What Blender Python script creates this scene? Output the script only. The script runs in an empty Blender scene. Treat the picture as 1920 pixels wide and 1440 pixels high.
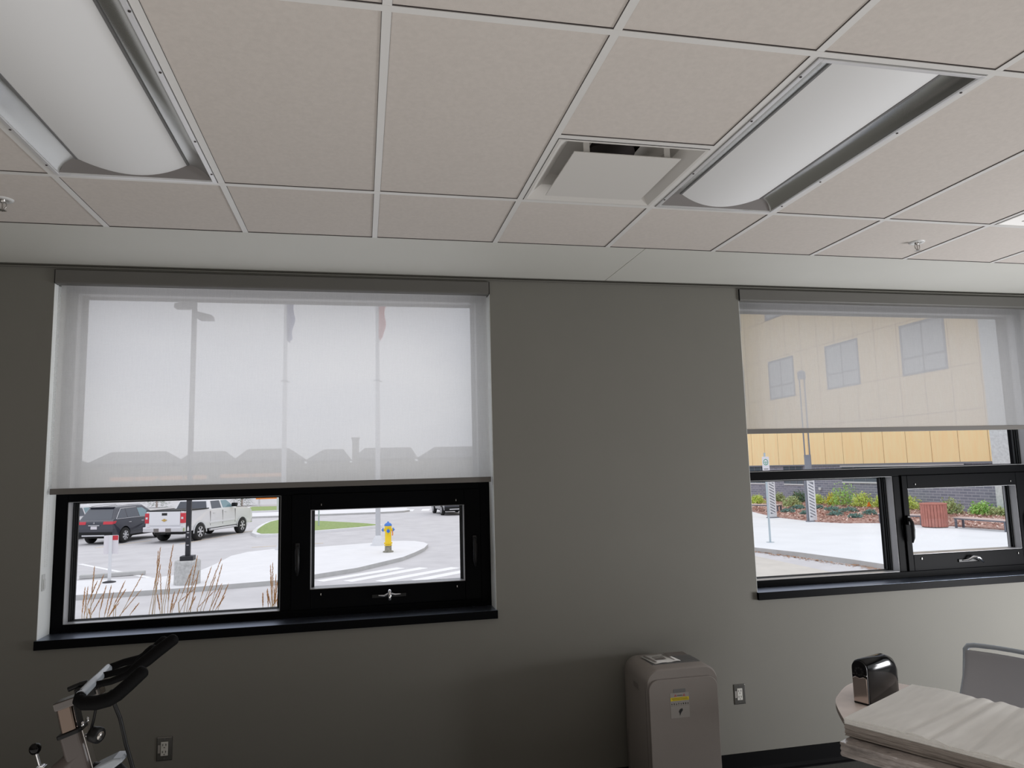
import bpy, bmesh, math, random
from mathutils import Vector, Matrix, Euler
random.seed(7)
PI = math.pi
S = bpy.context.scene
COL = S.collection

# ------------------------------------------------------------------ materials
def mat(name, col, rough=.5, metal=0., var=.0, scale=8., bump=0., bscale=200., spec=None, coat=0., stretch=None, col2=None, trans=0., emit=0.):
    m = bpy.data.materials.new(name); m.use_nodes = True
    nt = m.node_tree; b = nt.nodes['Principled BSDF']
    b.inputs['Roughness'].default_value = rough; b.inputs['Metallic'].default_value = metal
    if spec is not None: b.inputs['Specular IOR Level'].default_value = spec
    if coat: b.inputs['Coat Weight'].default_value = coat; b.inputs['Coat Roughness'].default_value = .08
    tc = nt.nodes.new('ShaderNodeTexCoord'); mp = nt.nodes.new('ShaderNodeMapping')
    nt.links.new(tc.outputs['Object'], mp.inputs['Vector'])
    if stretch: mp.inputs['Scale'].default_value = stretch
    n = nt.nodes.new('ShaderNodeTexNoise'); n.inputs['Scale'].default_value = scale; n.inputs['Detail'].default_value = 4
    nt.links.new(mp.outputs[0], n.inputs['Vector'])
    r = nt.nodes.new('ShaderNodeValToRGB')
    c = Vector(col)
    a = c * (1 - var); d = Vector(col2) if col2 else Vector([min(1, x * (1 + var)) for x in c])
    r.color_ramp.elements[0].position = .3; r.color_ramp.elements[1].position = .7
    r.color_ramp.elements[0].color = (*a, 1) if not col2 else (*c, 1); r.color_ramp.elements[1].color = (*d, 1)
    nt.links.new(n.outputs['Fac'], r.inputs[0]); nt.links.new(r.outputs[0], b.inputs['Base Color'])
    if bump:
        n2 = nt.nodes.new('ShaderNodeTexNoise'); n2.inputs['Scale'].default_value = bscale
        nt.links.new(mp.outputs[0], n2.inputs['Vector'])
        bp = nt.nodes.new('ShaderNodeBump'); bp.inputs['Strength'].default_value = bump; bp.inputs['Distance'].default_value = .01
        nt.links.new(n2.outputs['Fac'], bp.inputs['Height']); nt.links.new(bp.outputs[0], b.inputs['Normal'])
    return m

def thin_glass(name, refl=.06, tint=(1, 1, 1)):
    m = bpy.data.materials.new(name); m.use_nodes = True; nt = m.node_tree
    for x in list(nt.nodes):
        if x.type != 'OUTPUT_MATERIAL': nt.nodes.remove(x)
    out = [x for x in nt.nodes][0]
    t = nt.nodes.new('ShaderNodeBsdfTransparent'); t.inputs[0].default_value = (*tint, 1)
    g = nt.nodes.new('ShaderNodeBsdfGlossy'); g.inputs['Roughness'].default_value = .02
    lw = nt.nodes.new('ShaderNodeLayerWeight'); lw.inputs['Blend'].default_value = .12
    mu = nt.nodes.new('ShaderNodeMath'); mu.operation = 'MULTIPLY'; mu.inputs[1].default_value = refl * 8
    nt.links.new(lw.outputs['Fresnel'], mu.inputs[0])
    mx = nt.nodes.new('ShaderNodeMixShader'); nt.links.new(mu.outputs[0], mx.inputs[0])
    nt.links.new(t.outputs[0], mx.inputs[1]); nt.links.new(g.outputs[0], mx.inputs[2]); nt.links.new(mx.outputs[0], out.inputs[0])
    return m

def fabric_blind(name, tint=1.):
    # woven solar screen: fine open weave (transparent) + translucent yarn
    m = bpy.data.materials.new(name); m.use_nodes = True; nt = m.node_tree
    for x in list(nt.nodes):
        if x.type != 'OUTPUT_MATERIAL': nt.nodes.remove(x)
    out = [x for x in nt.nodes][0]
    tc = nt.nodes.new('ShaderNodeTexCoord')
    def noise(sc, stretch, lo, hi):
        mp = nt.nodes.new('ShaderNodeMapping'); mp.inputs['Scale'].default_value = stretch
        nt.links.new(tc.outputs['Object'], mp.inputs['Vector'])
        n = nt.nodes.new('ShaderNodeTexNoise'); n.inputs['Scale'].default_value = sc; n.inputs['Detail'].default_value = 3
        nt.links.new(mp.outputs[0], n.inputs['Vector'])
        mr = nt.nodes.new('ShaderNodeMapRange'); mr.inputs[1].default_value = .3; mr.inputs[2].default_value = .7
        mr.inputs[3].default_value = lo; mr.inputs[4].default_value = hi
        nt.links.new(n.outputs['Fac'], mr.inputs[0]); return mr.outputs[0]
    f1 = noise(60, (3.0, 1, .25), -.02, .02)
    f2 = noise(220, (1, 1, 1), -.022, .022)
    f3 = noise(60, (.3, 1, 3.), -.01, .01)
    s = nt.nodes.new('ShaderNodeMath'); s.operation = 'ADD'; nt.links.new(f1, s.inputs[0]); nt.links.new(f2, s.inputs[1])
    s1 = nt.nodes.new('ShaderNodeMath'); s1.operation = 'ADD'; nt.links.new(s.outputs[0], s1.inputs[0]); nt.links.new(f3, s1.inputs[1])
    s2 = nt.nodes.new('ShaderNodeMath'); s2.operation = 'ADD'; nt.links.new(s1.outputs[0], s2.inputs[0]); s2.inputs[1].default_value = BL_OPEN
    tr = nt.nodes.new('ShaderNodeBsdfTransparent')
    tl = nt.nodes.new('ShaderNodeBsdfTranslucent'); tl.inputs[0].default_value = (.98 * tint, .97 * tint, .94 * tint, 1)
    df = nt.nodes.new('ShaderNodeBsdfDiffuse'); df.inputs[0].default_value = (.7, .69, .66, 1)
    m1 = nt.nodes.new('ShaderNodeMixShader'); m1.inputs[0].default_value = BL_DIFF
    nt.links.new(tl.outputs[0], m1.inputs[1]); nt.links.new(df.outputs[0], m1.inputs[2])
    m2 = nt.nodes.new('ShaderNodeMixShader'); nt.links.new(s2.outputs[0], m2.inputs[0])
    nt.links.new(m1.outputs[0], m2.inputs[1]); nt.links.new(tr.outputs[0], m2.inputs[2])
    nt.links.new(m2.outputs[0], out.inputs[0])
    return m
BL_OPEN, BL_DIFF = .215, .06

def brickmat(name, c1, c2, mortar, rot, scale=1., bw=.4, bh=.1, ms=.012):
    m = bpy.data.materials.new(name); m.use_nodes = True; nt = m.node_tree; b = nt.nodes['Principled BSDF']
    b.inputs['Roughness'].default_value = .9
    tc = nt.nodes.new('ShaderNodeTexCoord'); sp = nt.nodes.new('ShaderNodeSeparateXYZ'); mp = nt.nodes.new('ShaderNodeCombineXYZ')
    nt.links.new(tc.outputs['Object'], sp.inputs[0]); nt.links.new(sp.outputs['Y'], mp.inputs[0]); nt.links.new(sp.outputs['Z'], mp.inputs[1])
    br = nt.nodes.new('ShaderNodeTexBrick'); br.inputs['Scale'].default_value = scale
    br.inputs['Brick Width'].default_value = bw; br.inputs['Row Height'].default_value = bh; br.inputs['Mortar Size'].default_value = ms
    br.inputs['Color1'].default_value = (*c1, 1); br.inputs['Color2'].default_value = (*c2, 1); br.inputs['Mortar'].default_value = (*mortar, 1)
    nt.links.new(mp.outputs[0], br.inputs['Vector']); nt.links.new(br.outputs['Color'], b.inputs['Base Color'])
    return m

M = dict(
    wall=mat('wall_paint', (.185, .179, .158), .75, var=.015, scale=3, bump=.05, bscale=300),
    soffit=mat('soffit_paint', (.64, .635, .59), .55, var=.01, scale=3),
    tile=mat('ceiling_tile', (.62, .572, .53), .9, var=.035, scale=60, bump=.12, bscale=500),
    tbar=mat('white_grid_metal', (.74, .73, .71), .35, var=.01),
    gap=mat('dark_gap', (.05, .04, .04), .8),
    carpet=mat('carpet', (.05, .05, .045), .95, var=.3, scale=120, bump=.3),
    black_rubber=mat('black_rubber_base', (.003, .003, .0035), .6, spec=.08),
    black_frame=mat('black_window_metal', (.0014, .0016, .0024), .5, spec=.06),
    sill=mat('sill_sheen', (.30, .34, .42), .34, metal=1.),  # bluish window highlight put into the metal colour of the sill top
    grey_stop=mat('inner_frame_grey', (.36, .365, .38), .32, spec=.7),
    gasket=mat('gasket', (.01, .012, .014), .6),
    reveal=mat('reveal_paint', (.92, .95, .94), .6, var=.01),
    cassette=mat('blind_cassette', (.125, .12, .11), .5, var=.02),
    hem=mat('blind_hem_bar', (.13, .12, .11), .5),
    blind=fabric_blind('blind_fabric'), blind_shaded=fabric_blind('blind_fabric_shaded', .72),  # shaded copy: shade from the wing outside put into the yarn tint
    glass=thin_glass('window_glass', .012),
    chain=mat('ball_chain', (.7, .72, .72), .35),
    black_plastic=mat('black_plastic', (.006, .006, .007), .42, spec=.3),
    gloss_black=mat('gloss_black', (.003, .003, .0035), .12, spec=.22),
    foam=mat('foam_grip', (.003, .003, .0035), .7, spec=.12, bump=.1),
    chrome=mat('chrome', (.75, .75, .77), .12, metal=1.),
    dark_steel=mat('dark_steel', (.13, .12, .115), .25, metal=1.), steel=mat('brushed_steel', (.5, .48, .46), .3, metal=1., var=.05, scale=30),
    drawer=mat('clear_drawer', (.66, .56, .51), .16, metal=.7), smoke=mat('smoky_mirror', (.15, .115, .095), .12, metal=1.),
    bike_white=mat('bike_frame_paint', (.095, .078, .072), .35, coat=.15),
    ac_white=mat('appliance_white', (.27, .243, .225), .45, var=.01),
    ac_line=mat('panel_seam', (.20, .18, .17), .6),
    ac_grey=mat('appliance_grey', (.17, .17, .17), .5),
    paper=mat('paper_white', (.75, .74, .72), .8),
    sticker=mat('sticker_paper', (.34, .32, .30), .6),
    yellow=mat('warning_yellow', (.72, .56, .02), .6),
    ink=mat('black_ink', (.02, .02, .02), .7),
    red=mat('red_print', (.6, .03, .03), .6),
    green_ink=mat('green_print', (.02, .32, .16), .6),
    ivory=mat('outlet_ivory', (.62, .61, .57), .4),
    outlet_metal=mat('outlet_steel', (.42, .41, .39), .25, metal=1.),
    newsprint=mat('newsprint_paper', (.90, .89, .86), .85, var=.04, scale=6, stretch=(1, 6, 1)),
    paper_edge=mat('paper_stack_edges', (.36, .32, .29), .9, var=.4, scale=14, stretch=(1, 1, 45)),
    wrap=mat('plastic_wrap', (.36, .32, .30), .12, var=.4, scale=7, bump=1., bscale=22, coat=1., stretch=(1, 1, 5)),
    table=mat('table_laminate', (.82, .72, .67), .45, var=.04, scale=20),
    table_edge=mat('table_edge', (.32, .26, .23), .5),
    chair_grey=mat('chair_grey_shell', (.40, .40, .43), .6, bump=.15, bscale=600),
    chair_rim=mat('chair_grey_rim', (.40, .44, .49), .25),
    fix_metal=mat('fixture_reflector', (.62, .63, .62), .2, metal=.9),
    fix_trim=mat('fixture_trim', (.80, .80, .81), .3, metal=.4), fix_white=mat('fixture_white', (.70, .70, .69), .4),
    fix_end=mat('fixture_end_plate', (.22, .205, .20), .5),
    fix_diff=mat('fixture_diffuser', (.84, .845, .85), .55),
    diffuser=mat('vent_white', (.66, .64, .61), .45),
    asphalt=mat('asphalt', (.54, .53, .54), .95, var=.07, scale=1.2, bump=.2, bscale=60, col2=(.62, .61, .62)),
    road=mat('far_road', (.52, .50, .49), .95, var=.05, scale=.4),
    concrete=mat('concrete_walk', (.80, .80, .81), .9, var=.03, scale=1.5),
    plaza=mat('plaza_concrete', (.78, .80, .82), .9, var=.03, scale=.7),
    kerb=mat('kerb_concrete', (.52, .52, .51), .9, var=.06, scale=4),
    white_line=mat('road_paint', (.86, .86, .86), .9),
    yellow_line=mat('faded_yellow_line', (.72, .62, .50), .9),
    tan=mat('tan_pavement', (.60, .57, .52), .95, var=.06, scale=2),
    grass=mat('lawn', (.22, .32, .10), 1., scale=6, col2=(.36, .44, .18)),
    field=mat('far_ground', (.12, .115, .085), 1., scale=.2, col2=(.19, .175, .13)),
    plume=mat('dry_plume', (.50, .25, .09), 1., scale=40, col2=(.74, .46, .22)),
    stalk=mat('dry_stalk', (.50, .38, .22), 1.),
    mulch=mat('bark_mulch', (.30, .14, .10), 1., scale=7, col2=(.66, .46, .40), bump=.6, bscale=14),
    pedestal=mat('pedestal_concrete', (.42, .42, .41), .95, scale=14, col2=(.58, .58, .57), bump=.4, bscale=25),
    pole_black=mat('pole_black', (.02, .02, .025), .5),
    pole_grey=mat('pole_grey', (.20, .21, .24), .5),
    pole_white=mat('pole_white', (.72, .73, .75), .4), pole_paint=mat('flagpole_paint', (.52, .53, .55), .4),
    galv=mat('galvanised', (.50, .58, .62), .5, metal=.3),
    car_white=mat('white_paint', (.82, .82, .84), .25, coat=.6),
    car_dark=mat('dark_paint', (.035, .038, .055), .25, coat=.8),
    car_glass=mat('car_glass', (.07, .08, .10), .08, spec=.8),
    cab_glass=mat('pale_car_glass', (.20, .32, .36), .1, spec=.8),
    tyre=mat('tyre', (.02, .02, .02), .85),
    rim=mat('wheel_alloy', (.66, .66, .68), .4, metal=.2),
    tail=mat('tail_light_red', (.62, .02, .04), .25, coat=.5),
    gold=mat('gold_emblem', (.62, .42, .12), .3, metal=.6),
    plate=mat('licence_plate', (.75, .72, .75), .5),
    hyd_yellow=mat('hydrant_yellow', (.90, .62, .01), .45),
    hyd_blue=mat('hydrant_blue', (.06, .20, .62), .45),
    hyd_base=mat('hydrant_base', (.28, .27, .22), .8, var=.3, scale=12),
    flag_red=mat('flag_red', (.55, .04, .05), .8),
    flag_blue=mat('flag_blue', (.08, .10, .30), .8),
    house=mat('house_siding', (.20, .19, .17), .9, var=.15, scale=.5),
    roof=mat('house_roof', (.10, .10, .10), .9),
    fence=mat('far_fence_orange', (.62, .30, .14), .9),
    evergreen=mat('evergreen', (.10, .15, .10), 1., scale=6, col2=(.30, .36, .26)),
    wood_panel=mat('wood_cladding', (1., .73, .38), .7, scale=1.6, col2=(1., .80, .45), stretch=(3, 3, .4)),
    brick=brickmat('grey_brick', (.22, .235, .29), (.30, .31, .37), (.44, .45, .50), None, bw=.55, bh=.16, ms=.02),
    stone=mat('pale_block', (.66, .70, .70), .9, var=.12, scale=8),
    bwin=mat('building_window', (.10, .13, .16), .1, spec=.8),
    bwin_pale=mat('building_window_pale', (.42, .44, .45), .2, spec=.8),
    trim_white=mat('pale_trim', (.72, .74, .75), .6),
    seam=mat('panel_joint', (.42, .25, .12), .8),
    bench_wood=mat('bench_seat', (.62, .50, .46), .7),
    bench_leg=mat('bench_frame', (.13, .14, .17), .5),
    bin_wood=mat('bin_slats', (.46, .18, .14), .65, var=.12, scale=6),
    lf_green=mat('leaf_green', (.30, .58, .12), .9, scale=9, col2=(.55, .82, .28)),
    lf_yellow_green=mat('leaf_yellow_green', (.56, .74, .12), .9, scale=9, col2=(.80, .88, .30)),
    lf_yellow=mat('leaf_yellow', (.62, .62, .06), .9, scale=9, col2=(.80, .76, .15)),
    lf_olive=mat('leaf_olive', (.36, .46, .18), .9, scale=9, col2=(.58, .66, .36)),
    lf_dark=mat('leaf_dark', (.10, .20, .12), .9, scale=9, col2=(.24, .36, .22)),
    lf_blue=mat('leaf_blue_green', (.12, .26, .22), .9, scale=9, col2=(.30, .46, .42)),
    orange=mat('orange_plastic', (.85, .25, .03), .6),
)

# ------------------------------------------------------------------ mesh builder
class MB:
    def __init__(s): s.v = []; s.f = []; s.m = []; s.sm = []; s.cur = 0; s.T = None
    def add(s, vs, fs, smooth=False):
        o = len(s.v)
        if s.T is not None: vs = [s.T @ Vector(p) for p in vs]
        s.v += [tuple(p) for p in vs]; s.f += [tuple(i + o for i in f) for f in fs]
        s.m += [s.cur] * len(fs); s.sm += [smooth] * len(fs)
        return s
    def box(s, x0, x1, y0, y1, z0, z1):
        v = [(x, y, z) for x in (x0, x1) for y in (y0, y1) for z in (z0, z1)]
        return s.add(v, [(0, 1, 3, 2), (4, 6, 7, 5), (0, 4, 5, 1), (2, 3, 7, 6), (0, 2, 6, 4), (1, 5, 7, 3)])
    def quad(s, *p): return s.add(p, [tuple(range(len(p)))])
    def prism(s, poly, a, b, axis='y', cap=True):
        n = len(poly)
        def P(u, w, t): return {'y': (u, t, w), 'z': (u, w, t), 'x': (t, u, w)}[axis]
        v = [P(u, w, a) for u, w in poly] + [P(u, w, b) for u, w in poly]
        f = [(i, (i + 1) % n, (i + 1) % n + n, i + n) for i in range(n)]
        if cap: f += [tuple(range(n - 1, -1, -1)), tuple(range(n, 2 * n))]
        return s.add(v, f)
    def dome(s):
        # rounded ends on the tube added last
        pts, rs, n, vs = s.last
        for e, q, ring_ in ((pts[0], pts[1], vs[:n]), (pts[-1], pts[-2], vs[-n:])):
            d = (e - q).normalized(); r = (ring_[0] - e).length; L = [ring_]
            for k in range(1, 5):
                a = k * PI / 8.5; L.append([e + (p - e) * math.cos(a) + d * r * .7 * math.sin(a) for p in ring_])
            v = [p for l in L for p in l]
            s.add(v, [(i * n + j, i * n + (j + 1) % n, (i + 1) * n + (j + 1) % n, (i + 1) * n + j) for i in range(4) for j in range(n)] + [tuple(range(4 * n, 5 * n))], True)
        return s
    def tube(s, pts, r, n=12, cap=True, flat=1.):
        pts = [Vector(p) for p in pts]; k = len(pts)
        rs = r if isinstance(r, (list, tuple)) else [r] * k
        vs = []; fs = []; prev = None
        for i, p in enumerate(pts):
            t = (pts[min(i + 1, k - 1)] - pts[max(i - 1, 0)]).normalized()
            if prev is None:
                a = Vector((0, 0, 1)) if abs(t.z) < .9 else Vector((1, 0, 0))
                u = t.cross(a).normalized()
            else:
                u = (prev - t * prev.dot(t)).normalized()
            prev = u; w = t.cross(u)
            for j in range(n):
                an = 2 * PI * j / n
                vs.append(p + (u * math.cos(an) + w * math.sin(an) * flat) * rs[i])
        for i in range(k - 1):
            for j in range(n):
                fs.append((i * n + j, i * n + (j + 1) % n, (i + 1) * n + (j + 1) % n, (i + 1) * n + j))
        s.last = (pts, rs, n, vs)
        s.add(vs, fs, True)
        if cap: s.add([vs[j] for j in range(n)], [tuple(range(n - 1, -1, -1))]); s.add([vs[(k - 1) * n + j] for j in range(n)], [tuple(range(n))])
        return s
    def lathe(s, prof, c=(0, 0, 0), n=24, smooth=True, axis='z', cap=True):
        vs = []; fs = []; c = Vector(c)
        for r, h in prof:
            for j in range(n):
                a = 2 * PI * j / n; x, y = r * math.cos(a), r * math.sin(a)
                vs.append(c + Vector({'z': (x, y, h), 'y': (x, h, y), 'x': (h, x, y)}[axis]))
        for i in range(len(prof) - 1):
            for j in range(n):
                fs.append((i * n + j, i * n + (j + 1) % n, (i + 1) * n + (j + 1) % n, (i + 1) * n + j))
        s.add(vs, fs, smooth)
        if cap and prof[0][0] > 1e-5: s.add(vs[:n], [tuple(range(n - 1, -1, -1))])
        if cap and prof[-1][0] > 1e-5: s.add(vs[-n:], [tuple(range(n))])
        return s
    def build(s, name, mats, parent=None, loc=None, bevel=0, seg=2, subsurf=0, autosmooth=False):
        me = bpy.data.meshes.new(name); me.from_pydata(s.v, [], s.f)
        if not isinstance(mats, (list, tuple)): mats = [mats]
        for m in mats: me.materials.append(M[m] if isinstance(m, str) else m)
        me.polygons.foreach_set('material_index', s.m); me.polygons.foreach_set('use_smooth', s.sm)
        bm = bmesh.new(); bm.from_mesh(me); bmesh.ops.recalc_face_normals(bm, faces=bm.faces); bm.to_mesh(me); bm.free()
        me.update()
        o = bpy.data.objects.new(name, me); COL.objects.link(o)
        if parent: o.parent = parent
        if loc: o.location = loc
        if bevel:
            md = o.modifiers.new('bevel', 'BEVEL'); md.width = bevel; md.segments = seg; md.limit_method = 'ANGLE'; md.angle_limit = math.radians(40)
        if subsurf:
            md = o.modifiers.new('sub', 'SUBSURF'); md.levels = subsurf; md.render_levels = subsurf
        return o

def thing(name, label, cat, loc=(0, 0, 0), rz=0, group=None, scale=1):
    o = bpy.data.objects.new(name, None); COL.objects.link(o); o.location = loc; o.rotation_euler = (0, 0, rz)
    if scale != 1: o.scale = (scale,) * 3
    return tag(o, label, cat, group)
def tag(o, label, cat, group=None, kind=None):
    o['label'] = label; o['category'] = cat
    if group: o['group'] = group
    if kind: o['kind'] = kind
    return o
def struct(o): o['kind'] = 'structure'; return o
def smooth_poly(pts, n=4):
    out = []; N = len(pts)
    for i in range(N):
        p0, p1, p2, p3 = [Vector(pts[(i + j - 1) % N]) for j in range(4)]
        for k in range(n):
            t = k / n
            out.append(tuple(.5 * ((2 * p1) + (-p0 + p2) * t + (2 * p0 - 5 * p1 + 4 * p2 - p3) * t * t + (-p0 + 3 * p1 - 3 * p2 + p3) * t ** 3)))
    return out
def rrect(x0, x1, y0, y1, r, n=6):
    p = []
    for cx, cy, a0 in ((x1 - r, y1 - r, 0), (x0 + r, y1 - r, 90), (x0 + r, y0 + r, 180), (x1 - r, y0 + r, 270)):
        for i in range(n + 1):
            a = math.radians(a0 + 90 * i / n); p.append((cx + r * math.cos(a), cy + r * math.sin(a)))
    return p
def text(body, size, material, parent, loc, rot, name='lettering'):
    c = bpy.data.curves.new(name, 'FONT'); c.body = body; c.size = size; c.align_x = 'CENTER'; c.align_y = 'CENTER'; c.extrude = .0003
    tmp = bpy.data.objects.new('tmp', c); me = bpy.data.meshes.new_from_object(tmp); bpy.data.objects.remove(tmp)
    me.materials.clear(); me.materials.append(M[material]); o = bpy.data.objects.new(name, me); COL.objects.link(o)
    o.location = loc; o.rotation_euler = rot; o.parent = parent; return o

# ------------------------------------------------------------------ room constants
H = 3.007; G = .6096
T0, T1 = -.6706, -1.2583
XL, XR, YB = -3.6, 7.4, -8.4
WIN = [(-.465, 1.916), (3.573, 5.954)]
ZS, ZT = 1.040, 2.978
WALL_T = .34

def build_room():
    m = MB()
    xs = [XL, WIN[0][0], WIN[0][1], WIN[1][0], WIN[1][1], XR]
    for i in range(5):
        if i in (1, 3):
            m.box(xs[i], xs[i + 1], 0, WALL_T, -1.3, ZS - .03); m.box(xs[i], xs[i + 1], 0, WALL_T, ZT, H + .6)
        else: m.box(xs[i], xs[i + 1], 0, WALL_T, -1.3, H + .6)
    struct(m.build('wall_back', 'wall'))
    struct(MB().box(XL - .15, XL, YB, 0, 0, H + .6).build('wall_left', 'wall'))
    struct(MB().box(XR, XR + .15, YB, 0, 0, H + .6).build('wall_right', 'wall'))
    struct(MB().box(XL - .15, XR + .15, YB - .15, YB, 0, H + .6).build('wall_front', 'wall'))
    struct(MB().box(XL - .15, XR + .15, YB - .15, 0, -.15, 0).build('floor', 'carpet'))
    struct(MB().box(XL - .15, XR + .15, YB - .15, WALL_T, H + .6, H + .75).build('ceiling_slab', 'gap'))
    # baseboard with a toe
    m = MB().prism([(0, 0), (0, .105), (-.006, .105), (-.008, .02), (-.022, .004), (-.022, 0)], XL, XR, 'x')
    struct(m.build('baseboard_back', 'black_rubber'))
    m = MB().box(XL, XR, -.05, -.022, 0, .004); struct(m.build('trim_1', 'black_plastic'))
    # ceiling tiles
    rows = [(T0, T1)] + [(T1 - 1.2192 * i, T1 - 1.2192 * (i + 1)) for i in range(6)]
    m = MB(); k0 = math.floor(XL / G); k1 = math.ceil(XR / G)
    g = MB()
    for k in range(k0, k1):
        xa, xb = max(XL, k * G) , min(XR, (k + 1) * G)
        for ri, (ya, yb) in enumerate(rows):
            yb = max(yb, YB)
            if yb >= ya: continue
            if ri == 1 and k in (0, 4): continue
            y1 = ya
            if ri == 1 and k in (3, 7): y1 = T1 - G
            m.box(xa + .001, xb - .001, yb + .001, y1 - .001, H + .003, H + .022)
    struct(m.build('ceiling', 'tile'))
    # T bars and the thin dark joints beside them
    m = MB(); hw = .0122
    for k in range(k0 + 1, k1):
        x = k * G
        m.cur = 0; m.box(x - hw, x + hw, YB, T0, H - .001, H + .003)
        m.cur = 1; m.box(x - hw - .0012, x - hw, YB, T0, H + .0005, H + .0035); m.box(x + hw, x + hw + .0006, YB, T0, H + .0005, H + .0035)
    for i, y in enumerate([T1 - 1.2192 * j for j in range(6)]):
        m.cur = 0; m.box(XL, XR, y - hw, y + hw, H - .0014, H + .003)
        m.cur = 1; m.box(XL, XR, y - hw - .002, y - hw, H + .0005, H + .0035)
    for k in (3, 7):
        y = T1 - G; m.cur = 0; m.box(k * G, k * G + G, y - hw, y + hw, H - .0012, H + .003)
        m.cur = 1; m.box(k * G, k * G + G, y - hw - .002, y - hw, H + .0005, H + .0035)
    struct(m.build('trim_2', ['tbar', 'gap']))
    # smooth metal perimeter panels between the grid and the window wall
    m = MB(); m.cur = 0
    m.box(XL, 2.652, T0, -.012, H - .001, H + .01); m.box(2.656, XR, T0, -.012, H - .001, H + .01)
    m.cur = 1; m.box(2.652, 2.656, T0, -.012, H + .002, H + .01); m.box(XL, XR, T0 - .003, T0, H + .0002, H + .01)
    struct(m.build('ceiling_border', ['soffit', 'gap']))
    struct(MB().box(XL, XR, -.018, 0, H - .018, H - .015).box(XL, XR, -.003, 0, H - .018, H + .004).box(XL, XR, -.016, 0, H - .003, H + .002).build('trim_3', 'wall'))
build_room()

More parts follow.
